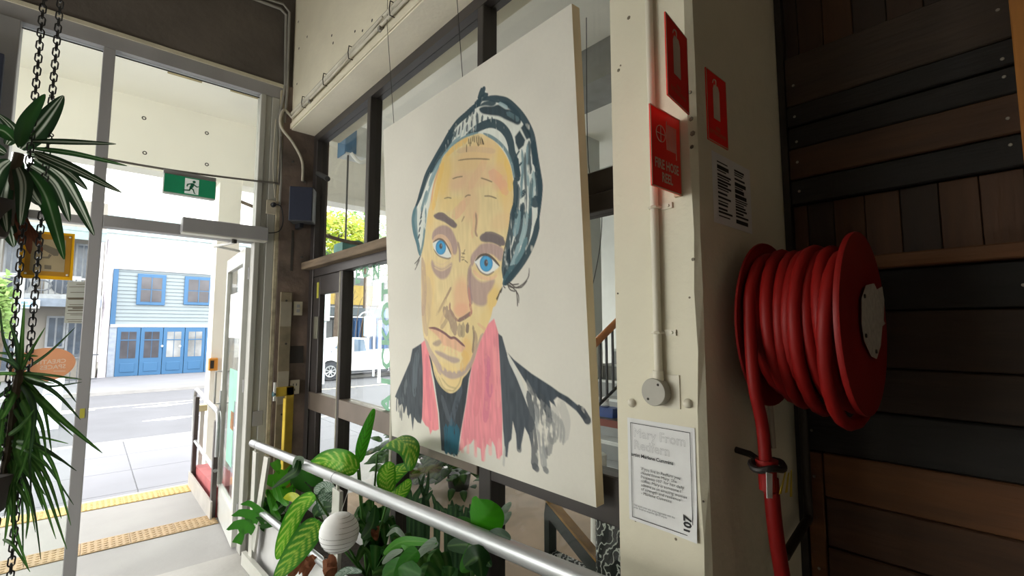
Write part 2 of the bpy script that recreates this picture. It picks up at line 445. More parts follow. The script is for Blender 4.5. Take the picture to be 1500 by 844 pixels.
# cream column
def column():
    m = MB(); x0, x1, y0, y1, c = 1.2, 1.9, 0.6, 0.87, 0.014
    ring = [(x0 + c, y0), (x1, y0), (x1, y1), (x0, y1), (x0, y0 + c)]
    zs = [0.0] + [0.2 + i * 0.16 for i in range(30)]
    rnd = random.Random(3); vs = []; fs = []
    for z in zs:
        a = rnd.uniform(-.004, .006); b = rnd.uniform(-.004, .006)
        for i, (x, y) in enumerate(ring):
            vs.append((x + (a if i == 0 else 0), y + (b if i == 4 else 0), z))
    n = 5
    for i in range(len(zs) - 1):
        for k in range(n): fs.append((i * n + k, i * n + (k + 1) % n, (i + 1) * n + (k + 1) % n, (i + 1) * n + k))
    fs.append((4, 3, 2, 1, 0)); fs.append(tuple(range((len(zs) - 1) * n, len(zs) * n)))
    return m.add(vs, fs).build('wall_column', m_cream)
colm = struct(column(), 'cream painted concrete column between the window and the timber wall', 'column')
m_chip = M('chipped_plaster', (140, 130, 112), 0.9, var=0.3, scale=60)
for (u, v, s) in ((921, 26, .008), (906, 103, .007), (909, 96, .004), (1012, 174, .007), (1015, 195, .008), (1013, 215, .006), (1011, 135, .005), (1010, 436, .004), (966, 421, .003), (1015, 380, .006), (933, 645, .003), (1030, 735, .003), (931, 763, .004), (990, 790, .005), (905, 430, .004)):
    p = on_x(u, v, 1.2)
    MB().lathe((1.2015, max(p.y, .606), p.z), (-1, 0, 0), [(0, s), (.0025, s * .7)], 6).build('chip', m_chip, colm)

# timber wall, board by board
tw = struct(boxo('wall_timber', (1.93, -3.9, 0.27), (2.05, 0.59, 4.85), M('dark_backing', (40, 32, 26), 0.9)), 'dark wall of stacked reclaimed timber boards', 'wall')
def wood(name, col, col2): return M(name, col, 0.72, var=0.2, scale=5, col2=col2, stretch=(6, 0.7, 6), bump=0.25, bscale=12)
def woodv(name, col, col2): return M(name, col, 0.72, var=0.2, scale=5, col2=col2, stretch=(6, 6, 0.6), bump=0.25, bscale=12)
wd = {'black': wood('charred_board', (23, 18, 14), (15, 11, 8)), 'dark': wood('dark_board', (52, 36, 24), (33, 23, 16)), 'brown': wood('brown_board', (77, 50, 30), (58, 37, 22)),
      'tan': wood('tan_board', (107, 67, 34), (82, 52, 28)), 'grey': wood('grey_board', (59, 44, 32), (42, 31, 22))}
vb = {'a': woodv('upright_tan', (79, 50, 28), (62, 39, 22)), 'b': woodv('upright_brown', (61, 39, 22), (47, 30, 18)), 'c': woodv('upright_dark', (47, 31, 19), (35, 23, 15))}
zb = [(2.502, 2.685, 'grey', 0), (2.425, 2.498, 'black', -.004), (2.345, 2.421, 'black', .003), (2.232, 2.342, 'brown', 0), (2.14, 2.228, 'black', .004),
      (1.888, 1.93, 'tan', -.035), (1.758, 1.884, 'black', .006), (1.58, 1.754, 'dark', .0), (1.442, 1.576, 'dark', .004), (1.293, 1.438, 'black', -.002),
      (1.148, 1.289, 'tan', 0), (0.99, 1.144, 'brown', .004), (0.83, 0.986, 'brown', 0), (0.66, .826, 'dark', .004), (.48, .656, 'brown', 0), (.28, .476, 'dark', .003)]
m_nail = M('bright_nail_head', (170, 165, 155), 0.35, metal=0.8)
for z0, z1, k, dx in zb:
    y1 = 0.575 if z0 > 1.29 else 0.52
    b = boxo('plank', (1.85 + dx, -3.8, z0), (1.885, y1, z1), wd[k], tw, 0.004)
    for y in ((0.03, 0.548) if z1 - z0 > .06 else ()):
        MB().lathe((1.85 + dx, y, (z0 + z1) / 2 + random.uniform(-.02, .02)), (-1, 0, 0), [(0, .005), (.002, .004)], 8).build('nail', m_nail, b)
ye = [0.575, 0.53, .452, .366, .275, .184, .097, .008, -.09, -.19, -.3]
for i in range(len(ye) - 1):
    boxo('upright_board', (1.872, ye[i + 1] + .002, 1.935), (1.89, ye[i], 2.136), vb['bcabca'[i % 6]] if i % 3 else vb['a'], tw, 0.002)
    boxo('upright_board', (1.872, ye[i + 1] + .002, 2.69), (1.89, ye[i], 4.0), vb['cbacb'[i % 5]], tw, 0.002)
boxo('post', (1.80, -0.1, 1.94), (1.846, 0.008, 4.8), woodv('orange_post', (176, 116, 48), (150, 98, 44)), tw, 0.003)
boxo('post', (1.852, 0.524, 0.28), (1.88, 0.572, 1.286), wd['tan'], tw, 0.003)
# dark steel upright at the end of the timber wall
m_dsteel = M('dark_steel', (58, 54, 50), 0.5, metal=0.4, var=0.2, scale=10)
ps = struct(boxo('trim_3', (1.846, 0.576, 0.28), (1.90, 0.598, 4.8), m_dsteel), 'dark steel strip between the column and the timber wall', 'trim')

for k, (lx, ly, lz) in enumerate(PORCH_FILLS):  # back plates of the hidden lamps added to lift soffit and beam
    bt = thing('porch_fill_lamp', (lx, YD + .3, lz), 'added round fill lamp above the %s outside, hidden by the header' % ('side light', 'door')[k], 'lamp', 'added porch fill lamps')
    MB().lathe((lx, YD + .301, lz), (0, 1, 0), [(0, .11), (.03, .11), (.04, .09)], 20).build('back_plate', M('fill_lamp_metal', (90, 90, 88)), bt)
# ---------------------------------------------------------------- outside: porch
struct(boxo('porch_soffit', (-7, 4.45, 4.53), (9, 7.55, 4.7), m_white), 'white concrete soffit over the entrance porch', 'soffit')
struct(boxo('side_soffit', (1.6, -2.0, 4.53), (9, 4.45, 4.7), m_white), 'white concrete soffit over the stair court', 'soffit')
pbm = struct(boxo('porch_beam', (-7, 7.2, 3.655), (1.2, 7.5, 4.53), m_white), 'white concrete beam with tie holes across the porch front', 'beam')
for (u, v) in ((76, 141), (75, 198), (211, 173), (212, 224), (303, 195), (303, 241)):
    p = on_y(u, v, 7.2)
    MB().lathe((p.x, 7.202, p.z), (0, -1, 0), [(0, .028), (.004, .02), (.002, .012)], 12).build('tie_hole', m_hole, pbm)
struct(boxo('porch_pillar', (1.2, 7.2, -0.4), (1.46, 7.5, 4.53), m_white), 'white concrete pillar at the porch front', 'pillar')
pb2 = struct(boxo('porch_beam', (1.46, 7.2, 3.655), (9, 7.5, 4.53), m_white), 'white concrete beam seen through the long window', 'beam')
for (u, v) in ((476, 234), (476, 273)):
    p = on_y(u, v, 7.2)
    MB().lathe((p.x, 7.202, p.z), (0, -1, 0), [(0, .028), (.004, .02), (.002, .012)], 12).build('tie_hole', m_hole, pb2)
boxo('drip_edge', (1.46, 7.17, 3.655), (9, 7.2, 3.76), m_white, pb2)
gb = struct(boxo('soffit_beam', (3.6, 2.6, 4.15), (4.1, 7.2, 4.53), M('grey_beam', (150, 150, 148), .8)), 'grey downstand beam under the stair court soffit', 'beam')
psf = bpy.data.objects['porch_soffit']
for (u, v) in ((272, 109), (361, 135)):
    p = on_z(u, v, 4.53)
    boxo('timber_batten', (p.x - .16, p.y - .05, 4.505), (p.x + .16, p.y + .05, 4.53), M('soffit_batten', (170, 156, 116), .8), psf)
# landing and steps
struct(MB().prism([(-7, 4.2, -.3), (1.47, 4.2, -.3), (1.47, 4.9, -.3), (8, 5.1, -.3), (8, 6.42, -.3), (-7, 6.42, -.3)], (0, 0, .3)).build('landing', m_land), 'pale concrete landing outside the door', 'landing')
struct(MB().prism([(1.47, -2, -.3), (8, -2, -.3), (8, 5.1, -.3), (1.47, 4.9, -.3)], (0, 0, .3)).build('forecourt', m_fore), 'brown polished concrete floor of the stair court', 'floor')
struct(boxo('step', (-7, 6.42, -0.4), (8, 6.85, -0.2), m_land), 'concrete step below the landing', 'step')
# footpath slabs
fp = struct(boxo('footpath', (-14, 6.85, -0.6), (20, 11.6, -0.412), M('joint_sand', (120, 122, 126), .95)), 'grey slab footpath beside the road', 'footpath')
slab0 = None
for i in range(-5, 12):
    for j in range(4):
        x, y = i * 1.2, 7.45 + j * 1.19
        if slab0 is None: slab0 = boxo('paving_slab', (x - .595, y - .59, -.43), (x + .595, y + .59, -.4), m_pave, fp, .004)
        else: clone(slab0, fp, (x, y, -.43))
struct(boxo('kerb', (-30, 11.6, -0.7), (40, 11.8, -0.4), m_kerb), 'kerb on the near side of the road', 'kerb')
rd = struct(boxo('road', (-40, 11.8, -0.8), (60, 20.9, -0.5), m_road), 'grey asphalt road', 'road')
struct(boxo('kerb', (-40, 20.9, -0.7), (60, 21.1, -0.38), m_kerb), 'kerb on the far side of the road', 'kerb')
struct(boxo('footpath', (-40, 21.1, -0.7), (60, 27.5, -0.4), m_pave), 'far footpath in front of the blue house', 'footpath')
m_rw = M('road_paint', (226, 226, 220), 0.8, var=.1, scale=3)
boxo('painted_line', (-12, 17.6, -.499), (30, 17.72, -.495), M('road_paint_yellow', (222, 214, 176), .8), rd)
def rmark(cu, cv, w, d):
    p = on_z(cu, cv, -.5); MB().prism([(p.x - w, p.y, -.499), (p.x, p.y - d, -.499), (p.x + w, p.y + d * .2, -.499), (p.x, p.y + d, -.499)], (0, 0, .004)).build('painted_arrow', m_rw, rd)
rmark(240, 594, .7, .22); rmark(253, 613, .6, .2); rmark(95, 605, .6, .25); rmark(560, 600, .8, .25)
struct(boxo('ground', (-120, 27.5, -1.2), (140, 120, -0.42), M('far_ground', (128, 128, 122), .95)), 'far ground behind the houses', 'ground')
struct(boxo('ground', (-60, -40, -1.2), (-4.8, 11.6, -0.62), MATS['far_ground']), 'ground beside the building', 'ground')
# ================================================================ the portrait
class Canvas:
    """paints in the picture's own plane; brush marks are given in survey points and squared up with the four picture corners"""
    def __init__(s, W, H, base):
        s.W, s.H = W, H
        s.img = np.ones((H, W, 3)) * np.array(base)
        q = [(563, 190), (842, 3), (868, 742), (572, 638)]; d = [(0, 0), (1, 0), (1, 1), (0, 1)]
        A = []
        for (x, y), (u, v) in zip(q, d):
            A.append([x, y, 1, 0, 0, 0, -u * x, -u * y, -u]); A.append([0, 0, 0, x, y, 1, -v * x, -v * y, -v])
        s.Hm = np.linalg.svd(np.array(A))[2][-1].reshape(3, 3)
        rng = np.random.default_rng(5)
        s.n1 = s._noise(rng, 3, 16); s.clip = None; s.n2 = s._noise(rng, 3); s.n3 = s._noise(rng, 40)
        s.rng = rng
    def _noise(s, rng, k, ky=None):
        ky = ky or k
        h, w = s.H // ky + 3, s.W // k + 3
        g = rng.random((h, w))
        y = np.arange(s.H) / ky; x = np.arange(s.W) / k
        y0 = y.astype(int); x0 = x.astype(int); fy = (y - y0)[:, None]; fx = (x - x0)[None]
        fy = fy * fy * (3 - 2 * fy); fx = fx * fx * (3 - 2 * fx)
        return (g[y0][:, x0] * (1 - fy) * (1 - fx) + g[y0 + 1][:, x0] * fy * (1 - fx) + g[y0][:, x0 + 1] * (1 - fy) * fx + g[y0 + 1][:, x0 + 1] * fy * fx)
    def px(s, pts):
        P = np.array(pts, float); Q = np.c_[P, np.ones(len(P))] @ s.Hm.T
        return np.c_[Q[:, 0] / Q[:, 2] * s.W, Q[:, 1] / Q[:, 2] * s.H]
    def smooth(s, P, n=6, closed=False):
        return np.array([(v.x, v.y) for v in catmull([(p[0], p[1], 0) for p in P], n, closed)])
    def box(s, P, m):
        x0 = max(int(P[:, 0].min() - m), 0); x1 = min(int(P[:, 0].max() + m) + 1, s.W)
        y0 = max(int(P[:, 1].min() - m), 0); y1 = min(int(P[:, 1].max() + m) + 1, s.H)
        return x0, x1, y0, y1
    def put(s, b, a, col, dry=0.0, tone=0.0):
        x0, x1, y0, y1 = b
        if x1 <= x0 or y1 <= y0: return
        if s.clip is not None: a = a * s.clip[y0:y1, x0:x1]
        if dry:
            nn = 0.85 * s.n1[y0:y1, x0:x1] + 0.15 * s.n2[y0:y1, x0:x1]
            a = a * np.clip((nn - dry * 0.62) / 0.18 + 0.5, 0, 1)
        c = np.array(col)[None, None] * (1 + tone * (s.n1[y0:y1, x0:x1, None] - 0.5) * 2)
        s.img[y0:y1, x0:x1] = s.img[y0:y1, x0:x1] * (1 - a[..., None]) + c * a[..., None]
    def seg_d(s, P, b, closed=False):
        x0, x1, y0, y1 = b
        X, Y = np.meshgrid(np.arange(x0, x1) + .5, np.arange(y0, y1) + .5)
        D = np.full(X.shape, 1e9); T = np.zeros(X.shape); n = len(P)
        for i in range(n if closed else n - 1):
            a, c = P[i], P[(i + 1) % n]; d = c - a; L = d @ d + 1e-9
            t = np.clip(((X - a[0]) * d[0] + (Y - a[1]) * d[1]) / L, 0, 1)
            q = np.hypot(X - a[0] - t * d[0], Y - a[1] - t * d[1])
            k = q < D; D = np.where(k, q, D); T = np.where(k, (i + t) / n, T)
        return X, Y, D, T
    def fill(s, pts, col, alpha=1.0, soft=0.7, dry=0.0, tone=0.06, smooth=True, keep=False):
        P = s.px(pts)
        if smooth: P = s.smooth(P, 5, True)
        b = s.box(P, soft * 2 + 2); X, Y, D, T = s.seg_d(P, b, True)
        ins = np.zeros(X.shape, bool); n = len(P)
        for i in range(n):
            (ax, ay), (bx, by) = P[i], P[(i + 1) % n]
            k = ((ay > Y) != (by > Y))
            xx = (bx - ax) * (Y - ay) / (by - ay + 1e-12) + ax
            ins ^= k & (X < xx)
        sd = np.where(ins, D, -D)
        if keep:
            s.clip = np.zeros((s.H, s.W)); s.clip[b[2]:b[3], b[0]:b[1]] = np.clip(sd + .5, 0, 1); return
        s.put(b, np.clip(sd / (2 * soft) + .5, 0, 1) * alpha, pc(col), dry, tone)
    def line(s, pts, w, col, alpha=1.0, dry=0.0, taper=True, soft=0.6, tone=0.05):
        P = s.px(pts); P = s.smooth(P, 6) if len(P) > 2 else P
        k = s.W / 300.0; w = w * k
        b = s.box(P, w + 3); X, Y, D, T = s.seg_d(P, b)
        r = w / 2 * (np.clip(np.minimum(T * 5, (1 - T) * 4) + .35, .2, 1) if taper else 1)
        s.put(b, np.clip((r - D) / (soft * 1.4) + .5, 0, 1) * alpha, pc(col), dry, tone)
    def blob(s, c, rx, ry, col, alpha=0.6, ang=0.0, dry=0.0):
        P = s.px([c, (c[0] + rx, c[1]), (c[0], c[1] + ry)])
        R = max(np.hypot(*(P[1] - P[0])), np.hypot(*(P[2] - P[0]))) * 1.6
        b = s.box(P[:1], R); x0, x1, y0, y1 = b
        X, Y = np.meshgrid(np.arange(x0, x1) + .5 - P[0, 0], np.arange(y0, y1) + .5 - P[0, 1])
        ca, sa = math.cos(ang), math.sin(ang)
        a_ = np.hypot(*(P[1] - P[0])); b_ = np.hypot(*(P[2] - P[0]))
        q = np.hypot((X * ca + Y * sa) / a_, (-X * sa + Y * ca) / b_)
        s.put(b, np.clip((1.25 - q) / .6, 0, 1) ** 1.3 * alpha, pc(col), dry)
PK = 1.22
def pc(c):
    if c[0] > c[2] + 50 and c[1] > c[2] + 12: c = [v * .55 + w * .45 for v, w in zip(c, (210, 194, 152))]
    return [min(lin(v) * PK, .9) for v in c]
def Zm(x0, y0, k): return lambda *pts: [(x0 + x / k, y0 + y / k) for x, y in pts]
zh = Zm(600, 120, 4.218); ze = Zm(600, 300, 5.278); zm = Zm(600, 440, 5.278); zb_ = Zm(560, 520, 3.516)
cv = Canvas(440, 534, pc((202, 199, 190)))
cv.img *= (1 + 0.05 * (cv.n3[..., None] - .5) + .02 * (cv.n2[..., None] - .5))
TE, TD, TL, HW = (44, 66, 76), (34, 54, 64), (120, 148, 156), (206, 210, 204)
JK = (74, 80, 86)
# ---- jacket, scarf, shirt
cv.fill(zb_((152, -30), (140, 30), (105, 110), (72, 185), (60, 215), (75, 225), (82, 262), (96, 250), (108, 300), (118, 262), (128, 318), (140, 300), (150, 388), (158, 320), (175, 345), (192, 352), (203, 300), (206, 100), (200, -60)), JK, tone=.25, smooth=False)
for q in range(14):
    x = 70 + q * 9; y = 205 + random.random() * 40
    cv.line(zb_((x + 12, y - 60), (x, y), (x - 6 + random.random() * 8, y + 40 + random.random() * 60)), 2.5, JK, .9, dry=.45)
cv.line(zb_((180, -20), (165, 80), (160, 200)), 10, (104, 114, 122), .5, dry=.5)
cv.line(zb_((120, 130), (105, 200), (95, 240)), 7, (116, 122, 126), .45, dry=.6)
cv.fill(zb_((198, -60), (204, 60), (204, 200), (198, 330), (215, 360), (232, 372), (240, 408), (250, 385), (268, 388), (284, 380), (280, 300), (268, 215), (247, 90), (238, -20), (215, -75)), (216, 134, 140), smooth=False, tone=.1)
cv.line(zb_((222, 0), (228, 150), (240, 330)), 6, (200, 112, 128), .5, dry=.4)
cv.fill(zb_((236, 0), (262, 130), (285, 300), (296, 488), (310, 492), (318, 506), (330, 500), (345, 512), (362, 505), (376, 520), (384, 460), (400, 370), (424, 240), (440, 120), (470, 0), (440, -20), (300, 60)), (58, 64, 70), smooth=False, tone=.2)
for a, b in ((340, 470), (360, 480), (320, 470), (375, 470), (350, 440)):
    cv.line(zb_((a, b - 110), (a + 3, b - 40), (a, b + 25)), 8, (34, 92, 112), .75, dry=.35)
cv.line(zb_((300, 210), (320, 280), (335, 330)), 7, (84, 92, 100), .6, dry=.4); cv.line(zb_((400, 160), (370, 260), (345, 350)), 8, (84, 94, 104), .6, dry=.4)
cv.fill(zb_((470, -20), (520, -140), (572, -186), (594, -110), (600, 60), (606, 220), (609, 340), (606, 440), (606, 510), (592, 524), (578, 530), (570, 470), (556, 440), (548, 470), (528, 455), (518, 490), (510, 545), (500, 540), (496, 480), (478, 470), (470, 510), (462, 430), (445, 455), (425, 460), (400, 486), (386, 490), (402, 370), (426, 240), (446, 110)), (216, 136, 144), smooth=False, tone=.1)
for x0, y0, x1, y1, c in ((540, 40, 520, 330, (196, 110, 134)), (500, 60, 470, 300, (206, 122, 132)), (575, -60, 585, 250, (224, 150, 152)), (530, 0, 545, 200, (190, 108, 136))):
    cv.line(zb_((x0, y0), ((x0 + x1) / 2 + 6, (y0 + y1) / 2), (x1, y1)), 9, c, .55, dry=.42)
for x, l in ((512, 50), (545, 20), (590, 40), (470, 30), (402, 10), (430, 12)):
    cv.line(zb_((x, 430), (x, 480 + l)), 5, (222, 160, 160), .6, dry=.4)
cv.fill(zb_((592, -110), (612, -95), (640, 10), (690, 120), (735, 240), (758, 330), (764, 440), (756, 470), (742, 410), (722, 370), (708, 440), (696, 486), (684, 478), (676, 400), (662, 340), (654, 430), (640, 450), (632, 522), (622, 520), (612, 380), (606, 220), (600, 60)), (70, 77, 84), smooth=False, tone=.18)
cv.fill(zb_((640, -10), (672, 25), (760, 95), (860, 160), (900, 190), (945, 215), (1000, 262), (1042, 322), (1024, 334), (985, 285), (930, 240), (890, 215), (872, 232), (884, 268), (850, 235), (862, 300), (845, 335), (820, 280), (800, 235), (780, 205), (742, 160), (700, 90)), (62, 70, 78), smooth=False, tone=.25)
cv.line(zb_((640, 5), (690, 110), (740, 240), (790, 370)), 4.5, (196, 196, 190), .9)
for p, w, c, al, dr in ((((760, 170), (775, 230), (800, 320)), 7, JK, .9, .45), (((800, 200), (830, 290), (850, 330)), 9, (66, 72, 78), .9, .5), (((735, 130), (800, 330), (830, 520)), 5, (120, 122, 122), .8, .5),
                        (((755, 320), (772, 480), (768, 570)), 8, (92, 96, 100), .9, .4), (((775, 260), (800, 400), (820, 580)), 7, (140, 142, 142), .8, .55), (((860, 380), (850, 440), (840, 500)), 7, (112, 114, 116), .7, .55),
                        (((900, 235), (932, 330), (918, 430)), 9, (164, 164, 160), .55, .3), (((870, 260), (888, 340), (904, 410)), 8, (166, 166, 162), .5, .3), (((830, 330), (870, 380), (860, 440)), 8, (126, 128, 128), .7, .5),
                        (((760, 560), (780, 578)), 6, (84, 88, 92), .9, .3), (((815, 575), (830, 590)), 5, (120, 122, 122), .9, .3), (((620, 470), (612, 560)), 3, (170, 170, 166), .7, .4), (((690, 400), (692, 480)), 6, JK, .8, .4), (((1000, 262), (1040, 330)), 7, (56, 62, 70), .95, .2),
                        (((740, 190), (760, 300), (752, 380)), 7, JK, .9, .3)):
    cv.line(zb_(*p), w, c, al, dry=dr)
for q in range(10):
    x = 780 + q * 14; y = 200 + q * 14
    cv.line(zb_((x, y), (x + 16, y + 60), (x + 10, y + 130)), 2.2, (128, 130, 130), .55, dry=.35)
# ---- face
face = zh((118, 800), (130, 760), (150, 640), (172, 560), (205, 480), (250, 420), (300, 370), (360, 338), (430, 318), (490, 335), (540, 372), (585, 425), (615, 480), (638, 560), (646, 640), (648, 760)) + ze((780, 60), (770, 250), (728, 390), (716, 560), (716, 620), (690, 700), (660, 780)) + zm((640, 60), (620, 140), (575, 240), (530, 340), (485, 480), (440, 560), (402, 605), (385, 660), (345, 705), (300, 716), (255, 690), (215, 640), (185, 570), (165, 470), (130, 370), (105, 280), (95, 180), (90, 60)) + ze((90, 640), (92, 420), (104, 330), (128, 180))
cv.fill(face, (216, 194, 146), tone=.06)
cv.fill(face, (0, 0, 0), keep=True)
for c, rx, ry, col, al in (((697, 230), 40, 22, (218, 172, 124), .7), ((650, 250), 14, 50, (222, 176, 84), .75), ((738, 250), 12, 50, (222, 178, 84), .8), ((700, 262), 45, 16, (216, 164, 136), .55), ((672, 265), 16, 14, (214, 158, 138), .5), ((735, 268), 14, 12, (216, 152, 134), .55),
                           ((690, 300), 14, 28, (212, 160, 134), .5), ((745, 300), 8, 40, (222, 178, 110), .6), ((630, 300), 8, 40, (222, 178, 100), .7), ((735, 325), 18, 14, (216, 172, 130), .5), ((660, 300), 20, 10, (222, 188, 116), .6),
                           ((676, 435), 14, 30, (216, 150, 128), .75), ((675, 455), 13, 12, (214, 138, 122), .8), ((628, 420), 10, 45, (216, 178, 110), .6), ((722, 440), 12, 24, (218, 176, 84), .75), ((712, 470), 12, 20, (216, 184, 112), .6),
                           ((640, 470), 16, 24, (202, 174, 124), .6), ((626, 440), 6, 34, (176, 148, 124), .6), ((683, 512), 9, 22, (214, 162, 84), .8), ((650, 540), 18, 10, (214, 184, 120), .7), ((665, 560), 16, 10, (218, 188, 124), .8), ((690, 480), 14, 24, (210, 186, 128), .6)):
    cv.blob(c, rx, ry, col, al)
for p, w, c, al in ((zh((370, 660), (430, 560), (470, 500)), 10, (216, 148, 132), .3), (zh((500, 560), (560, 610), (600, 680)), 10, (218, 146, 134), .35), (zh((290, 840), (330, 770), (370, 720)), 10, (216, 150, 132), .3), (ze((340, 90), (400, 30), (420, 0)), 12, (214, 150, 132), .5), (ze((490, 250), (510, 150), (515, 70)), 8, (214, 150, 128), .55),
                    (zh((300, 430), (400, 415), (530, 430)), 5, (190, 150, 134), .5), (zh((215, 500), (180, 640), (150, 780)), 7, (224, 170, 66), .7), (zh((230, 450), (300, 390), (360, 355)), 7, (224, 170, 70), .7), (zh((600, 480), (625, 560), (630, 660)), 8, (224, 176, 70), .7), (zh((135, 760), (155, 640), (190, 530)), 2.5, (206, 118, 92), .7)):
    cv.line(p, w, c, al, dry=.35)
cv.line(ze((100, 420), (110, 560), (112, 700), (100, 844)), 9, (172, 146, 136), .6, dry=.25); cv.line(zm((105, 40), (112, 160), (128, 260)), 8, (176, 150, 134), .55, dry=.25); cv.line(ze((140, 560), (165, 680), (150, 800)), 6, (186, 158, 132), .5, dry=.3)
LV = (164, 140, 138)
# brows and eye hollows
cv.fill(ze((175, 260), (185, 210), (220, 175), (270, 160), (320, 185), (350, 240), (372, 310), (362, 380), (335, 380), (300, 310), (260, 265), (215, 265), (190, 285)), LV, .9, 1.5, tone=.1)
cv.fill(ze((175, 430), (200, 470), (260, 490), (325, 450), (315, 520), (280, 570), (235, 575), (190, 530), (168, 470)), LV, .85, 2)
cv.fill(ze((470, 440), (480, 390), (520, 340), (560, 305), (640, 300), (720, 340), (720, 400), (700, 440), (640, 390), (570, 385), (520, 410), (500, 450), (480, 480)), LV, .9, 1.5, tone=.1)
cv.fill(ze((465, 500), (500, 560), (560, 600), (650, 580), (640, 640), (600, 700), (590, 770), (540, 785), (490, 760), (460, 700), (455, 580)), LV, .85, 2)
cv.line(ze((470, 470), (458, 570), (460, 680), (475, 760)), 6, (150, 126, 128), .7, dry=.2)
cv.line(ze((375, 290), (388, 360), (388, 440)), 3, (150, 128, 124), .8)
for y in (440, 465, 485): cv.line(ze((190, y), (250, y + 25), (320, y - 15)), 2, (206, 180, 150), .7)
cv.line(ze((490, 510), (540, 555), (620, 570), (670, 545)), 4, (216, 160, 140), .7); cv.line(ze((500, 490), (550, 535), (640, 545), (690, 510)), 3, (214, 186, 130), .8)
cv.line(ze((180, 290), (220, 255), (270, 262), (310, 320), (330, 400)), 6, (216, 170, 146), .7)
cv.fill(ze((190, 85), (215, 68), (260, 70), (300, 105), (345, 130), (370, 155), (360, 180), (335, 178), (290, 145), (240, 122), (205, 108)), (118, 106, 106), .97, 1)
cv.fill(ze((545, 250), (570, 225), (620, 222), (690, 245), (735, 280), (735, 315), (700, 312), (630, 295), (570, 290), (548, 275)), (114, 104, 104), .97, 1)
# eyes
cv.fill(ze((182, 300), (210, 276), (250, 272), (285, 310), (322, 395), (300, 415), (250, 410), (210, 380), (190, 340)), (214, 216, 212), 1, .8, tone=.02)
cv.fill(ze((502, 440), (540, 405), (590, 392), (640, 420), (690, 475), (650, 515), (600, 540), (555, 525), (525, 490)), (216, 218, 214), 1, .8, tone=.02)
def ell(fn, cx, cy, rx, ry): return fn(*[(cx + rx * math.cos(a * math.pi / 6), cy + ry * math.sin(a * math.pi / 6)) for a in range(12)])
cv.fill(ell(ze, 243, 332, 40, 57), (58, 128, 176), 1, .7); cv.fill(ell(ze, 243, 334, 33, 48), (78, 154, 200), 1, .8); cv.fill(ell(ze, 244, 322, 12, 22), (90, 84, 86), 1, .6); cv.fill(ell(ze, 248, 316, 4, 9), (140, 140, 140), 1, .5)
cv.fill(ell(ze, 592, 456, 50, 65), (58, 128, 176), 1, .7); cv.fill(ell(ze, 592, 458, 42, 56), (78, 154, 200), 1, .8); cv.fill(ell(ze, 591, 452, 15, 27), (86, 80, 82), 1, .6); cv.fill(ell(ze, 597, 446, 5, 10), (140, 140, 140), 1, .5)
cv.line(ze((184, 292), (225, 268), (262, 278), (295, 325), (322, 385)), 2, (96, 82, 78), .9); cv.line(ze((188, 345), (225, 395), (290, 418), (318, 412)), 1.6, (120, 106, 96), .8)
cv.line(ze((508, 436), (550, 396), (600, 390), (645, 420), (692, 474)), 2.4, (84, 74, 70), .95); cv.line(ze((510, 455), (545, 518), (600, 545), (650, 520)), 1.6, (120, 104, 98), .8)
# nose, cheeks, mouth
for p, w, c, al in ((ze((320, 640), (290, 700), (220, 830)), 3, (150, 122, 108), .8), (ze((455, 640), (465, 760), (475, 844)), 3, (188, 130, 118), .7), (zm((310, 20), (310, 70), (340, 130), (370, 160)), 3, (150, 110, 104), .8), (zm((370, 160), (420, 135), (470, 100)), 4, (122, 96, 96), .9), (zm((460, 30), (472, 80), (462, 120)), 3, (176, 116, 108), .8),
                    (zm((285, 60), (280, 90), (310, 120), (330, 170), (345, 250)), 12, (150, 128, 116), .8), (zm((300, 120), (260, 190), (240, 210)), 5, (160, 136, 116), .6), (zm((380, 190), (385, 250)), 9, (164, 146, 122), .8), (zm((410, 180), (405, 260)), 7, (150, 134, 112), .7), (zm((445, 180), (440, 235)), 5, (112, 96, 92), .85),
                    (zm((485, 200), (492, 280), (480, 400)), 3, (116, 98, 92), .8), (zm((500, 240), (510, 320), (495, 400), (460, 520)), 4, (160, 138, 118), .8), (zm((520, 180), (570, 220), (600, 240)), 3, (206, 146, 120), .6), (zm((140, 20), (150, 120), (130, 220)), 4, (176, 150, 122), .6), (zm((200, 120), (260, 30), (280, 0)), 4, (186, 158, 122), .6), (zm((230, 190), (270, 90)), 4, (186, 150, 120), .6)):
    cv.line(p, w, c, al, dry=.15)
cv.fill(zm((145, 215), (200, 222), (260, 250), (310, 290), (350, 295), (400, 330), (425, 360), (395, 400), (350, 385), (300, 360), (250, 345), (220, 290), (170, 240)), (208, 142, 128), .9, 1.4, tone=.1)
cv.line(zm((145, 214), (200, 220), (265, 255), (310, 290), (345, 292), (395, 335), (418, 355)), 2.6, (118, 84, 88), .95)
for x, y in ((250, 330), (275, 350), (300, 360), (325, 375), (350, 390), (265, 370), (360, 405)): cv.line(zm((x, y), (x - 4, y + 24)), 2, (222, 176, 140), .8)
cv.fill(zm((175, 330), (225, 305), (240, 330), (215, 355), (185, 350)), (160, 140, 128), .85, 1.5)
cv.fill(zm((190, 390), (240, 400), (300, 430), (370, 450), (375, 475), (330, 485), (270, 455), (210, 420)), (168, 148, 142), .9, 1.5)
cv.fill(zm((210, 480), (260, 520), (300, 545), (370, 545), (430, 505), (470, 460), (470, 500), (420, 570), (350, 605), (290, 600), (230, 550)), (170, 150, 144), .9, 1.5)
cv.line(zm((110, 300), (150, 400), (200, 480), (230, 560)), 8, (176, 156, 148), .8, dry=.2)
cv.line(zm((400, 420), (430, 440), (395, 530)), 9, (214, 160, 74), .7, dry=.3); cv.line(zm((560, 260), (520, 370), (470, 480)), 5, (172, 148, 138), .8)
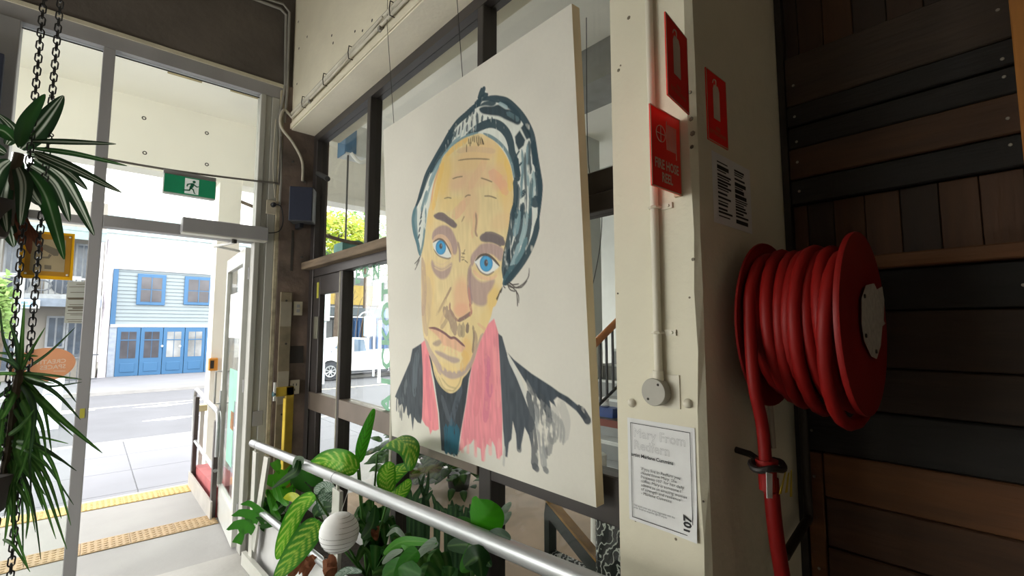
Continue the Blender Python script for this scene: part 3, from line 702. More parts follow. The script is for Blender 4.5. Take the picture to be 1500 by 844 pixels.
for p in (((215, 590), (260, 680), (330, 700)), ((240, 600), (290, 660), (350, 680)), ((390, 590), (370, 650), (330, 700)), ((185, 540), (220, 640), (290, 712))): cv.line(zm(*p), 2, (150, 130, 92), .7)
for x in (240, 275, 310, 340): cv.line(zm((x, 480 + (x - 240) * .3), (x + 12, 530 + (x - 240) * .2)), 4, (222, 196, 130), .7, dry=.3)
# fine lines on brow
for p in (((305, 486), (360, 478), (430, 476), (500, 480)), ((270, 600), (300, 590), (332, 585)), ((445, 595), (480, 606), (514, 620)), ((345, 714), (362, 702), (380, 702)), ((218, 722), (240, 716), (262, 720)), ((465, 708), (500, 708), (540, 722))): cv.line(zh(*p), 1.1, (112, 92, 76), .85)
for p in (((410, 395), (428, 352)), ((402, 375), (428, 382)), ((398, 405), (422, 410)), ((402, 430), (420, 425)), ((425, 430), (448, 450))): cv.line(ze(*p), 1, (96, 80, 70), .8)
cv.line(ze((515, 65), (520, 130), (512, 210), (525, 245)), 2.6, (150, 122, 108), .8); cv.line(ze((405, 135), (425, 95)), 1.5, (150, 120, 100), .8)
for x, y, l in ((360, 385, 45), (372, 350, 30), (385, 345, 35), (395, 335, 30), (405, 330, 40), (418, 330, 45), (430, 330, 60), (440, 335, 50), (450, 340, 45), (455, 350, 35), (380, 370, 25), (425, 375, 20)): cv.line(zh((x, y), (x + (x - 400) * .12 + 4, y + l)), 1.2, (70, 56, 44), .9)
cv.clip = None
# ---- beanie
hat = zh((20, 830), (32, 790), (55, 740), (80, 650), (110, 570), (165, 470), (210, 390), (250, 320), (300, 250), (360, 195), (410, 150), (440, 112), (452, 60), (466, 42), (482, 55), (496, 84), (500, 100), (540, 98), (600, 112), (650, 150), (700, 205), (730, 260), (760, 320), (778, 400), (784, 470), (800, 560), (814, 640), (808, 760), (800, 830)) + ze((930, 330), (880, 430), (800, 540), (735, 612), (718, 610), (722, 420), (760, 290), (782, 120)) + zh((650, 800), (652, 690), (640, 560), (615, 480), (580, 420), (540, 372), (490, 335), (430, 316), (360, 336), (300, 368), (240, 425), (200, 480), (165, 570), (135, 700), (118, 800)) + ze((100, 340), (85, 385), (75, 390), (60, 300), (35, 200), (22, 120), (40, 40))
cv.fill(hat, HW, 1, .8, tone=.06)
def tl(z, p, w, c=TE, al=.97, dry=.12): cv.line(z(*p), w, c, al, dry=dry)
tl(zh, ((30, 800), (60, 730), (85, 650), (112, 570), (165, 472), (212, 392), (252, 322), (302, 252), (362, 198), (412, 150), (444, 112)), 6.5)
tl(zh, ((130, 560), (180, 480), (225, 410), (270, 340)), 9, TE, .95, .2); tl(zh, ((125, 640), (155, 560), (200, 480)), 5, TL, .8, .3)
tl(zh, ((444, 112), (456, 70), (468, 46)), 9); tl(zh, ((432, 150), (450, 108), (488, 80)), 6); tl(zh, ((412, 150), (430, 130)), 7)
tl(zh, ((450, 112), (500, 100), (560, 106), (610, 120), (660, 162), (705, 215), (740, 275), (765, 340), (778, 420), (786, 480), (800, 570), (810, 650), (806, 750), (796, 850)), 6)
cv.fill(zh((440, 165), (470, 150), (520, 150), (560, 140), (600, 165), (640, 175), (690, 215), (696, 250), (676, 266), (640, 250), (600, 232), (560, 212), (500, 204), (455, 192)), TD, .97, 1, tone=.2)
cv.fill(zh((440, 150), (470, 122), (520, 112), (545, 130), (520, 150), (480, 145)), TE, .95, 1, dry=.1); cv.fill(zh((560, 125), (600, 118), (650, 150), (695, 205), (680, 225), (620, 165)), TE, .95, 1)
cv.line(zh((560, 130), (590, 145), (612, 160)), 3, (150, 172, 178), .8); cv.line(zh((610, 190), (650, 215), (680, 235)), 4, (90, 114, 122), .7, dry=.35)
cv.fill(zh((658, 340), (688, 300), (722, 360), (712, 395), (680, 425), (662, 380)), TD, .97, .9, smooth=False); cv.fill(zh((696, 285), (716, 258), (755, 320), (758, 345), (730, 358), (716, 330)), TD, .97, .9, smooth=False)
tl(zh, ((360, 330), (410, 296), (470, 266), (520, 256), (570, 275), (610, 320), (632, 380), (640, 440), (660, 500), (676, 580)), 8)
tl(zh, ((200, 470), (250, 410), (310, 362), (370, 330), (430, 314)), 2.2, TL); tl(zh, ((465, 318), (520, 345), (570, 385), (610, 440), (640, 520), (652, 600)), 3, (96, 124, 132), .9, .3); tl(zh, ((250, 300), (270, 330), (240, 390)), 5, TE, .8, .4)
for p, w in ((((425, 190), (428, 250)), 4), (((398, 200), (392, 270)), 3), (((372, 205), (362, 240)), 3.5), (((460, 205), (456, 238)), 3), (((492, 215), (494, 240)), 2.5), (((518, 215), (520, 245)), 2), (((540, 235), (544, 245)), 1.5), (((365, 260), (362, 300)), 2.4), (((340, 240), (335, 290)), 2.2), (((320, 270), (312, 320)), 2.2), (((290, 310), (275, 350)), 3), (((395, 165), (385, 200)), 4), (((300, 290), (290, 335)), 2), (((410, 170), (404, 190)), 3)):
    tl(zh, p, w, TE, .9, .2)
for q in range(7): tl(zh, ((290 + q * 22, 300 - q * 9), (272 + q * 24, 355 - q * 10)), 2, (150, 168, 172), .6, .4)
tl(zh, ((660, 470), (668, 540), (676, 600)), 7); tl(zh, ((745, 370), (742, 480), (750, 560)), 5, TE, .9, .3); tl(zh, ((770, 370), (776, 450), (782, 510)), 6); tl(zh, ((735, 390), (730, 520), (735, 640)), 3, (120, 148, 156), .8, .4)
tl(zh, ((655, 600), (660, 700), (645, 844)), 6, TE, .95, .15); tl(zh, ((690, 500), (700, 560), (690, 640)), 2, TL, .7, .3)
for p in (((678, 524), (700, 500)), ((690, 690), (712, 672)), ((688, 704), (716, 684)), ((694, 716), (712, 700)), ((664, 460), (682, 432))): tl(zh, p, 1.8)
tl(zh, ((770, 560), (775, 640), (768, 720)), 6, (130, 158, 164), .8, .45); tl(zh, ((760, 730), (780, 745), (800, 740)), 9, TE, .95, .25); tl(zh, ((790, 540), (800, 640), (800, 740)), 6, TE, .9, .2); tl(zh, ((690, 760), (695, 800), (690, 844)), 4, TE, .8, .3); tl(zh, ((745, 560), (742, 640), (745, 720)), 3, TL, .6, .4)
for p, w, c in ((((810, 0), (795, 150), (770, 280), (740, 420), (728, 560)), 8, TE), (((880, 0), (865, 160), (830, 300), (780, 450), (735, 590)), 9, TE), (((940, 40), (905, 260), (850, 430), (760, 570), (725, 612)), 7, TE), (((840, 40), (835, 140), (815, 230)), 7, TL), (((905, 60), (890, 190), (860, 300)), 6, (150, 172, 176)), (((850, 300), (810, 420), (770, 520)), 5, (140, 164, 170)), (((760, 430), (745, 520), (735, 580)), 3, (170, 186, 188)), (((905, 260), (870, 360), (820, 450)), 5, (96, 126, 134)), (((780, 340), (760, 440), (740, 560)), 6, TD), (((800, 480), (760, 560), (735, 600)), 9, (60, 90, 100))):
    tl(ze, p, w, c, .93, .28)
tl(ze, ((50, 20), (30, 110), (40, 210), (65, 300), (80, 385)), 6, (76, 110, 120), .95, .15); tl(ze, ((130, 30), (122, 160), (105, 300), (84, 388)), 4, (96, 128, 136), .9, .3)
cv.fill(ze((28, 60), (60, 10), (62, 150), (70, 260), (78, 380), (55, 290), (35, 190)), (86, 120, 130), .85, 1, dry=.15)
for p in (((90, 100), (105, 30)), ((78, 160), (92, 125)), ((75, 215), (84, 180)), ((85, 110), (95, 95)), ((68, 265), (78, 235))): tl(ze, p, 2.6, TE, .9, .1)
tl(ze, ((996, 100), (975, 220), (935, 330), (880, 432), (800, 540), (735, 612)), 6.5)
for p, w, c in ((((60, 740), (90, 660), (120, 580), (160, 510)), 5, TE), (((100, 760), (122, 680), (150, 600), (190, 510)), 3.5, TL), (((75, 800), (95, 730), (110, 680)), 5, (96, 126, 134)), (((200, 430), (235, 370), (280, 310)), 6, TE), (((230, 440), (270, 380), (320, 340)), 2.5, TL), (((700, 420), (706, 520), (698, 620), (690, 720)), 3, (96, 126, 134)), (((720, 440), (718, 560), (722, 700), (716, 840)), 3, TE), (((760, 600), (752, 700), (745, 840)), 4, (70, 98, 106)), (((676, 640), (672, 740), (660, 840)), 4, TE)):
    tl(zh, p, w, c, .85, .3)
cv.line(ze((205, 92), (255, 88), (300, 122), (352, 158)), 7, (116, 104, 104), .9); cv.line(ze((565, 255), (630, 250), (690, 275), (722, 298)), 9, (112, 102, 102), .9)
# wisps of hair
for p in (((90, 390), (65, 430), (40, 458)), ((85, 400), (66, 440), (52, 470)), ((80, 425), (60, 470), (42, 505)), ((745, 615), (780, 640), (830, 640), (880, 610), (915, 560), (922, 495)), ((750, 610), (800, 650), (835, 700), (838, 760)), ((770, 600), (810, 640), (860, 640), (905, 590)), ((755, 625), (775, 660), (810, 672)), ((720, 630), (735, 645)), ((715, 640), (690, 690), (672, 740)), ((712, 650), (702, 680)), ((700, 660), (684, 700)), ((690, 690), (668, 730)), ((820, 660), (828, 740), (828, 785)), ((760, 600), (790, 620), (840, 615))):
    cv.line(ze(*p), 1.2, (62, 56, 54), .9)
img = np.clip(cv.img, 0.004, .92)

# stretched canvas hanging forward at the top
PW, PH = 1.433, 1.742
p_tl = Vector((1.204, 2.468, 2.843)); p_bl = Vector((1.30, 2.468, 1.105)); p_r = Vector((0, -PW, 0))
p_dn = (p_bl - p_tl); p_n = p_r.cross(p_dn).normalized()      # towards the room or the wall
if p_n.x > 0: p_n = -p_n
pt = thing('painting', (1.28, 1.75, 1.105), 'large unframed portrait painting of a face in a dark beanie and pink scarf', 'painting')
gw, gh = cv.W, cv.H
uu, vv = np.meshgrid((np.arange(gw)) / (gw - 1), (np.arange(gh)) / (gh - 1))
V = np.array(p_tl)[None, None] + uu[..., None] * np.array(p_r) + vv[..., None] * np.array(p_dn)
me = bpy.data.meshes.new('painted_canvas')
ii = np.arange(gw * gh).reshape(gh, gw)
F = np.stack([ii[:-1, :-1], ii[1:, :-1], ii[1:, 1:], ii[:-1, 1:]], -1).reshape(-1, 4)
loc = np.array(ORG[pt.name])
me.vertices.add(gw * gh); me.vertices.foreach_set('co', (V.reshape(-1, 3) - loc).ravel())
me.loops.add(F.size); me.loops.foreach_set('vertex_index', F.ravel().astype(np.int32))
me.polygons.add(len(F)); me.polygons.foreach_set('loop_start', np.arange(0, F.size, 4, dtype=np.int32))
me.update(calc_edges=True)
at = me.color_attributes.new('paint', 'FLOAT_COLOR', 'POINT')
at.data.foreach_set('color', np.concatenate([img, np.ones((gh, gw, 1))], -1).astype(np.float32).ravel())
me.materials.append(attr_mat('painted_canvas', 0.75, 0, 0.25, 0.25, 500))
o = bpy.data.objects.new('painted_canvas', me); COL.objects.link(o); o.parent = pt; ORG[o.name] = ORG[pt.name]
o['label'] = 'portrait in ochre, pink and dark teal brushwork'
# stretcher box behind the canvas
b0 = p_n * -0.001; b1 = p_n * -0.042
def quad(a): return [p_tl + a, p_tl + p_r + a, p_tl + p_r + p_dn + a, p_tl + p_dn + a]
MB().add(quad(b0) + quad(b1), [(0, 1, 5, 4), (1, 2, 6, 5), (2, 3, 7, 6), (3, 0, 4, 7), (4, 5, 6, 7), (3, 2, 1, 0)]).build('canvas_edge', M('canvas_edge', (206, 188, 160), .8, var=.08), pt)
m_wire = M('thin_wire', (60, 58, 56), .5, metal=.5)
for (u, v0) in ((579, 0), (678, 0)):
    q = on_x(u, 100, 1.215)
    tubeo('hanging_wire', [(1.215, q.y, 2.84), (1.158, q.y, 3.42), (1.158, q.y, 4.85)], 0.0016, m_wire, pt, seg=5)
# ================================================================ things on the column
m_red = M('sign_red', (246, 40, 30), 0.45, var=0.05, scale=4)
m_print = M('sign_cream_print', (226, 208, 190), 0.5)
m_edge = M('sign_edge', (214, 190, 160), 0.6)
RX, UZ = Vector((1, 0, 0)), Vector((0, 0, 1))
def plate(name, c0, right, w, h, mat, label, cat, t=0.003, group=None, border=None):
    """thin plate: c0 = lower left corner of its printed face"""
    right = Vector(right).normalized(); n = right.cross(UZ).normalized()
    c0 = Vector(c0)
    o = MB().prism([c0, c0 + right * w, c0 + right * w + UZ * h, c0 + UZ * h], -n * t).build(name, mat)
    return tag(o, label, cat, group), n
# fire hose reel sign: stands out square from the column
o, n = plate('hose_reel_sign', (1.046, 0.64, 2.064), RX, 0.150, 0.216, m_red, 'red FIRE HOSE REEL sign standing out from the cream column', 'sign')
P = lambda x, z, d=-.0006: Vector((1.046 + x, 0.64 + d, 2.064 + z))
def rim(o, P, w, h, b=.003):
    for a, c in (((0, 0), (w, b)), ((0, h - b), (w, h)), ((0, 0), (b, h)), ((w - b, 0), (w, h))):
        MB().prism([P(a[0], a[1]), P(c[0], a[1]), P(c[0], c[1]), P(a[0], c[1])], P(0, 0) - P(0, 0, .0002)).build('border', m_edge, o)
rim(o, P, .150, .216)
text_on(o, 'FIRE HOSE\nREEL', P(.076, .048), RX, UZ, .036, m_print, bold=.0009, sx=.72)
ring = [P(.048 + .022 * math.cos(a * math.pi / 12), .148 + .022 * math.sin(a * math.pi / 12), -.0012) for a in range(24)]
MB().tube(ring, .0011, 5, closed=True).build('reel_symbol', m_print, o)
for a, b in (((.026, .148), (.070, .148)), ((.048, .126), (.048, .17))): MB().tube([P(*a, -.0012), P(*b, -.0012)], .001, 5).build('reel_symbol', m_print, o)
for k in range(8):
    x = .078 + k * .0068; h0 = .112 - (k == 7) * .018; h1 = .182 - (k == 0) * -.008
    MB().tube(catmull([P(x, h0, -.001), P(x - .0015, (h0 + h1) / 2, -.001), P(x, h1, -.001)], 4), .0011, 5).build('hose_symbol', m_print, o)
MB().box((1.19, .641, 2.064), (1.2, .66, 2.28)).build('mounting_return', m_edge, o)
# extinguisher signs
def ext_sign(c0, right, w, h, label):
    o, n = plate('fire_extinguisher_sign', c0, right, w, h, m_red, label, 'sign', group='fire extinguisher signs')
    right = Vector(right).normalized()
    P = lambda x, z, d=.0006: Vector(c0) + right * x + UZ * z + n * d
    rim(o, P, w, h, .0025)
    bx = [(.30, .34), (.62, .34), (.62, .76), (.56, .83), (.36, .83), (.30, .76)]
    MB().prism([P(x * w, z * h) for x, z in bx], n * .0004).build('extinguisher_symbol', m_print, o)
    MB().tube(catmull([P(.46 * w, .83 * h), P(.46 * w, .9 * h), P(.36 * w, .9 * h), P(.3 * w, .84 * h)], 5), .0016, 6).build('extinguisher_symbol', m_print, o)
    text_on(o, 'FIRE\nEXTINGUISHER', P(w * .5, h * .17, .0008), right, UZ, .0165, MATS.get('faded_print') or M('faded_print', (222, 120, 96), .5), bold=.0003, sx=.92)
    return o
ext_sign((1.03, .58, 2.275), (.145, .02, 0), .146, .216, 'red FIRE EXTINGUISHER sign above the hose reel sign on the column corner')
ext_sign((1.274, .597, 2.235), RX, .128, .212, 'red FIRE EXTINGUISHER sign flat on the dim side of the column')
# evacuation notice, landscape
m_paper = M('white_paper', (226, 226, 226), 0.8, var=.03, scale=20)
m_ink = M('black_ink', (38, 38, 40), 0.7)
o, n = plate('notice_sheet', (1.295, .5985, 2.0), RX, .262, .208, m_paper, 'printed two column notice taped below the side extinguisher sign', 'notice', t=.0006)
P = lambda x, z, d=-.0003: Vector((1.295 + x, .5985 + d, 2.0 + z))
rnd = random.Random(4)
for cx0, cx1 in ((.03, .125), (.145, .235)):
    z = .185
    while z > .02:
        h = rnd.choice((.0035, .0035, .006, .012)); w = (cx1 - cx0) * rnd.uniform(.6, 1)
        MB().prism([P(cx0, z - h), P(cx0 + w, z - h), P(cx0 + w, z), P(cx0, z)], (0, -.0003, 0)).build('print_line', m_ink, o)
        z -= h + rnd.choice((.003, .004, .007))
# label for the portrait, A4
AY = Vector((0, -1, 0))
pz = lambda x, z, d=.0006: Vector((1.2 - d - .001, .834 - x, 1.153 + z))
c = [pz(0, 0), pz(.208, 0), pz(.207, .289), pz(0, .286)]
grid = MB(); vs = []; fs = []
for j in range(8):
    for i in range(6):
        x, z = .208 * i / 5, .288 * j / 7
        lift = .0006 + (.007 * max(0, i / 5 - .7) / .3 * max(0, .35 - j / 7) / .35) + .001 * math.sin(i * 2 + j)**2
        vs.append(pz(x, z, lift))
for j in range(7):
    for i in range(5): fs.append((j * 6 + i, j * 6 + i + 1, j * 6 + i + 7, j * 6 + i + 6))
grid.add(vs, fs)
lab = tag(grid.build('artwork_label', m_paper, smooth=True), 'white A4 artwork label with black border taped to the cream column', 'notice')
for a, b in (((.012, .010), (.197, .0118)), ((.012, .274), (.197, .2758)), ((.012, .010), (.0137, .2758)), ((.1953, .010), (.197, .2758))):
    MB().prism([pz(a[0], a[1], .0095 if a[1] < .02 and False else .0045), pz(b[0], a[1], .0045), pz(b[0], b[1], .0045), pz(a[0], b[1], .0045)], (-.0002, 0, 0)).build('border', m_ink, lab)
def lt(s, x, z, size, **k): return text_on(lab, s, pz(x, z, .0048), AY, UZ, size, k.pop('mt', m_ink), align=k.pop('align', 'LEFT'), **k)
m_grey = M('grey_ink', (150, 150, 152), .7)
lt('Mary From', .022, .248, .036, outline=.0003, mt=m_grey); lt('Redfern', .022, .214, .036, outline=.0003, mt=m_grey)
lt('artist Marlene Cummins', .014, .186, .0135, bold=.0003)
lt("'If you live in Redfern you\nshould know Mary. She\nfrequents 107  for her daily\ncoffee. Mary is someone I\nadmire as an amazing woman\nof strength and resilience'\n- Marlene Cummins", .043, .118, .0118, shear=.15)
lt('This work is for sale, price negotiable with the\nartist. Email to enquiries @107.org.au', .018, .042, .0068, mt=m_grey, bold=.0001)
text_on(lab, '107', pz(.183, .038, .0048), UZ, -AY, .03, m_ink, bold=.0012)
# conduit down the column, saddles and junction box
m_cond = M('painted_conduit', (222, 216, 198), 0.5, var=.05)
cd = thing('electrical_conduit', (1.188, .72, 1.55), 'cream painted conduit running down the column to a round box', 'conduit')
tubeo('pipe', [(1.186, .72, 1.555), (1.186, .72, 4.9)], .0115, m_cond, cd, seg=12)
for z in (2.045, 1.69):
    s_ = MB().tube([(1.197, .735, z), (1.176, .73, z), (1.172, .72, z), (1.176, .71, z), (1.197, .705, z)], .004, 6)
    s_.box((1.195, .67, z - .008), (1.2, .706, z + .008)).build('saddle_clip', m_cond, cd)
    MB().lathe((1.195, .682, z), (-1, 0, 0), [(0, .005), (.003, .004)], 8).build('screw', m_cond, cd)
tubeo('socket', [(1.184, .72, 1.555), (1.184, .72, 1.585)], .015, m_cond, cd, seg=12)
jb = MB().lathe((1.2, .727, 1.527), (-1, 0, 0), [(0, .038), (.03, .038), (.033, .036)], 28).build('junction_box', M('box_grey', (176, 172, 160), .5), cd)
for a in (2.2, 5.4): MB().lathe((1.1675, .727 + .026 * math.cos(a), 1.527 + .026 * math.sin(a)), (-1, 0, 0), [(0, .004), (.002, .003)], 8).build('screw', m_hole, jb)
boxo('backing_plate', (1.1965, .665, 1.485), (1.2, .755, 1.575), m_cond, cd)
for (u, v, lb) in ((926, 590, 'cream dome cap left of the round conduit box'), (1008, 591, 'cream dome cap right of the round conduit box')):
    p = on_x(u, v, 1.2)
    tag(MB().lathe((1.2, p.y, p.z), (-1, 0, 0), [(0, .013), (.006, .012), (.011, .007), (.012, .001)], 16).build('dome_cap', M('dome_cap', (228, 222, 204), .45)), lb, 'cap', 'dome caps on the column')

# ================================================================ fire hose reel
m_reel = M('reel_red_enamel', (134, 19, 16), 0.5, var=.08, scale=5, spec=.3)
m_hose = M('red_rubber_hose', (128, 17, 14), 0.5, var=.08, scale=8, spec=.2)
XC, ZC = 1.512, 1.716
reel = thing('fire_hose_reel', (XC, .6, 1.47), 'red fire hose reel mounted on the dim side of the cream column', 'hose reel')
def disc(y0, sgn, name):
    return MB().lathe((XC, y0, ZC), (0, -1, 0), [(0, .03), (.002 * sgn, .12), (.006 * sgn, .2), (.001, .226), (-.004 * sgn, .238), (.004, .2405), (.009, .2385), (.010, .226), (.012 + .004 * sgn, .2), (.010 + .002 * sgn, .12), (.011, .03)], 48).build(name, m_reel, reel)
disc(.548, -1, 'back_disc'); fd = disc(.318, 1, 'front_disc')
MB().lathe((XC, .545, ZC), (0, -1, 0), [(0, .15), (.23, .15)], 32).build('drum', m_reel, reel)
MB().lathe((XC, .599, ZC), (0, -1, 0), [(0, .09), (.01, .09), (.012, .035), (.05, .035)], 20).build('wall_bracket', m_dsteel, reel)
# torn white label on the front disc
lp = [(1262, 437), (1268, 418), (1280, 415), (1284, 424), (1292, 420), (1295, 440), (1294, 470), (1297, 474), (1292, 478), (1290, 505), (1284, 526), (1276, 522), (1266, 500), (1262, 475)]
MB().prism([on_y(u, v, .299) for u, v in lp], (0, -.0008, 0)).build('torn_label', M('torn_label', (196, 190, 180), .7, var=.15, scale=60), fd)
for u, v in ((1266, 434), (1268, 492), (1283, 515)):
    p = on_y(u, v, .298); MB().lathe((p.x, .299, p.z), (0, -1, 0), [(0, .006), (.004, .005)], 8).build('rivet', m_dsteel, fd)
# hose: coils wound on the drum, slightly slack at the bottom
rng_ = random.Random(11)
pts = []
turns = 7; N = 26
for i in range(turns * N + 1):
    a = 2 * math.pi * i / N; k = i // N
    y = .523 - .178 * i / (turns * N) + .008 * math.sin(a + k)
    r = .192 + .006 * math.sin(k * 2.1) + .008 * ((k * 37) % 5) / 5
    sag = (0, .012, .03, .0, .035, .02, .025, .05, .05)[k] * max(0, -math.sin(a))
    pts.append((XC + r * math.cos(a), y, ZC + r * math.sin(a) - sag))
# inner layer under it
pin = []
for i in range(6 * N + 1):
    a = 2 * math.pi * i / N
    pin.append((XC + .163 * math.cos(a), .53 - .19 * i / (6 * N), ZC + .163 * math.sin(a)))
MB().tube(pin, .0155, 9).build('hose_inner_layer', m_hose, reel)
MB().tube(pts, .0165, 10).build('hose_coil', m_hose, reel)
# slack loop near the front disc
lo = []
for i in range(25):
    a = math.pi * (0.40 + 1.95 * i / 24)
    q_ = min(1, i / 5, (24 - i) / 5); rr_ = .165 + .035 * q_
    lo.append((XC - .02 * q_ + rr_ * math.cos(a), .345 + .01 * math.sin(a * 2), ZC + (rr_ if math.sin(a) > 0 else .262) * math.sin(a)))
MB().tube(lo, .0165, 10).build('hose_slack_loop', m_hose, reel)
# hose running down through the guide
dr = [Vector((XC + r_ * math.cos(a_), y_, ZC + r_ * math.sin(a_))) for a_, r_, y_ in ((.9, .16, .5), (1.5, .185, .515), (2.1, .203, .52), (2.65, .208, .52), (3.1, .208, .518))] + [on_y(1104, 560, .505), on_y(1116, 620, .5), on_y(1122, 680, .495), on_y(1127, 720, .495)]
MB().tube(catmull(dr, 5), .0155, 10).build('hose_tail', m_hose, reel)
dr2 = [on_y(1129, 700, .495), on_y(1135, 770, .49), on_y(1147, 850, .485), on_y(1165, 960, .48)]
MB().tube(catmull(dr2, 5), .0185, 10).build('hose_lower_tail', m_hose, reel)
# guide: black roller ring on a wall arm
gp = on_y(1124, 682, .495)
gd = thing('hose_guide', (gp.x, .55, gp.z), 'black metal hose guide with yellow tag below the red reel', 'bracket')
m_blk = M('black_iron', (44, 40, 38), .5, metal=.3, var=.15)
MB().tube([(gp.x + .05 * math.cos(a * math.pi / 10), gp.y + .035 * math.sin(a * math.pi / 10), gp.z + .004 * math.cos(a)) for a in range(20)], .0085, 8, closed=True).build('guide_ring', m_blk, gd)
tubeo('arm', [(gp.x + .03, gp.y + .03, gp.z), (gp.x + .06, .56, gp.z + .005), (gp.x + .06, .6, gp.z + .01)], .009, m_blk, gd, seg=8)
MB().lathe((gp.x - .002, gp.y, gp.z - .06), (0, 0, 1), [(0, .021), (.045, .022), (.055, .026), (.075, .027)], 14).build('nozzle_collar', m_reel, gd)
MB().prism([on_y(1122, 692, .46), on_y(1131, 694, .46), on_y(1131, 730, .46), on_y(1123, 730, .46)], (0, -.001, 0)).build('white_tape', m_paper, gd)
for a in ((1150, 690, 1141, 724), (1158, 690, 1157, 728), (1154, 694, 1150, 722)):
    p, q = on_y(a[0], a[1], .47), on_y(a[2], a[3], .462)
    MB().prism([p, p + Vector((.008, 0, .002)), q + Vector((.014, 0, -.002)), q], (0, -.0012, 0)).build('yellow_tag', M('yellow_tag', (206, 182, 50), .5), gd)
tubeo('valve_spindle', [on_y(1128, 588, .56), on_y(1133, 656, .56)], .008, M('pale_brass', (170, 160, 146), .35, metal=.5), gd, seg=8)
# water pipe beside it
tag(tubeo('water_pipe', [on_y(1150, 815, .54), on_y(1176, 772, .55), on_y(1184, 758, .56), on_y(1183, 730, .56), on_y(1176, 600, .56), on_y(1172, 560, .56)], .014, m_dsteel, None, 10, n=5), 'dark bent water pipe beside the timber boards below the reel', 'pipe')
# ================================================================ around the street door
m_wht = M('white_powdercoat', (232, 232, 228), .4, var=.04)
m_dark = M('near_black_plastic', (34, 36, 44), .5)
m_navy = M('dark_navy_cloth', (36, 42, 62), .8, var=.1, scale=40)
# open door leaf, hinged on the post and swung outwards
hx, hy, ox, oy = .935, 4.27, 0.995, 5.27
dv = Vector((ox - hx, oy - hy, 0)); L = dv.length; dv.normalize(); dn = Vector((-dv.y, dv.x, 0))  # dn points to -x side
if dn.x > 0: dn = -dn
door = struct(thing('door_1', (hx, hy, 0), 'glass street door with grey frame standing open outwards', 'door'))
def dbox(a0, a1, z0, z1, t0, t1, name, mt, par=door):
    o_ = Vector((hx, hy, 0))
    pl = [o_ + dv * a0 + dn * t0 + UZ * z0, o_ + dv * a1 + dn * t0 + UZ * z0, o_ + dv * a1 + dn * t0 + UZ * z1, o_ + dv * a0 + dn * t0 + UZ * z1]
    return MB().prism(pl, dn * (t1 - t0)).build(name, mt, par)
m_dfr = M('door_grey_white', (206, 208, 204), .4, metal=.2, var=.05)
dbox(0, .09, .02, 2.36, -.022, .022, 'stile', m_dfr); dbox(L - .09, L, .02, 2.36, -.022, .022, 'stile', m_dfr)
dbox(.09, L - .09, 2.24, 2.36, -.022, .022, 'top_rail', m_dfr); dbox(.09, L - .09, .02, .27, -.022, .022, 'bottom_rail', m_dfr)
gl = dbox(.09, L - .09, .27, 2.24, -.003, .003, 'pane', m_glass)
dbox(.2, .8, 1.62, 2.02, .003, .005, 'white_poster', m_paper, gl); dbox(.2, .62, 1.1, 1.35, .003, .005, 'green_decal', M('green_decal', (150, 216, 190), .6), gl); dbox(.3, .45, .85, 1.0, .003, .005, 'orange_sticker', M('orange_sticker', (236, 140, 80), .6), gl)
dbox(.3, .6, .55, 1.1, .003, .005, 'green_decal', MATS['green_decal'], gl)
for sgn in (1, -1):
    o_ = Vector((hx, hy, 0)) + dv * (L - .045) + dn * .022 * sgn
    tubeo('handle', [o_ + UZ * 1.0, o_ + dn * .05 * sgn + UZ * 1.0, o_ + dn * .05 * sgn + UZ * 1.3, o_ + UZ * 1.3], .009, M('brushed_steel', (170, 170, 168), .3, metal=.8), door, 8)
dbox(L - .08, L - .01, .92, 1.12, .022, .03, 'lock_plate', M('brushed_steel', (170, 170, 168), .3, metal=.8))
for z in (.25, 1.2, 2.1): MB().lathe((hx + .012, hy - .012, z), (0, 0, 1), [(0, .012), (.1, .012)], 10).build('hinge', m_alu, door)
# overhead operator with arm
op = thing('door_operator', (.74, YD - .06, 2.395), 'long grey box of the automatic door operator above the open door', 'door operator')
boxo('housing', (.455, YD - .11, 2.395), (1.02, YD - .001, 2.50), m_alu, op, .005)
boxo('underside_cover', (.46, YD - .105, 2.388), (1.015, YD - .004, 2.395), M('pale_underside', (214, 214, 206), .5), op)
MB().lathe((.80, YD - .03, 2.36), (0, 0, 1), [(0, .018), (.03, .018)], 12).build('spindle', m_dsteel, op)
tubeo('arm', [(.80, YD - .03, 2.365), (.72, YD + .25, 2.363), (.72, YD + .27, 2.363)], .011, M('pale_arm', (190, 190, 184), .4, metal=.3), op, 6)
tubeo('arm', [(.72, YD + .26, 2.368), (.93, YD + .42, 2.368)], .011, MATS['pale_arm'], op, 6)
# cable across the top light and exit sign
a, b_ = on_y(150, 232, YD - .02), on_y(402, 268, YD - .02)
tag(tubeo('cable', [a, on_y(230, 246, YD - .02), on_y(300, 256, YD - .02), b_, b_ + Vector((.03, 0, .02)), b_ + Vector((.035, -.005, .4))], .008, M('grey_cable', (112, 108, 102), .6), None, 7, n=3), 'grey cable strung across the glazing above the exit sign', 'cable')
ex = thing('exit_sign', (.49, YD - .06, 2.665), 'green running man exit sign hanging in the glazing above the door', 'sign')
boxo('housing', (.333, YD - .085, 2.66), (.652, YD - .03, 2.80), M('exit_housing', (196, 200, 196), .5), ex, .004)
boxo('mounting_bar', (.333, YD - .07, 2.80), (.652, YD - .03, 2.832), m_alu, ex)
fc = boxo('green_face', (.338, YD - .088, 2.668), (.647, YD - .085, 2.797), M('exit_green', (20, 140, 96), .4, emit=.02), ex)
ep = lambda x, z: Vector((.338 + x, YD - .0885, 2.668 + z))
def epoly(nm, pts, mt, d=-.0012): return MB().prism([ep(x, z) for x, z in pts], (0, d, 0)).build(nm, mt, fc)
m_exw = M('exit_white', (232, 240, 236), .5, emit=.03); m_exg = M('exit_green_dark', (16, 112, 80), .5)
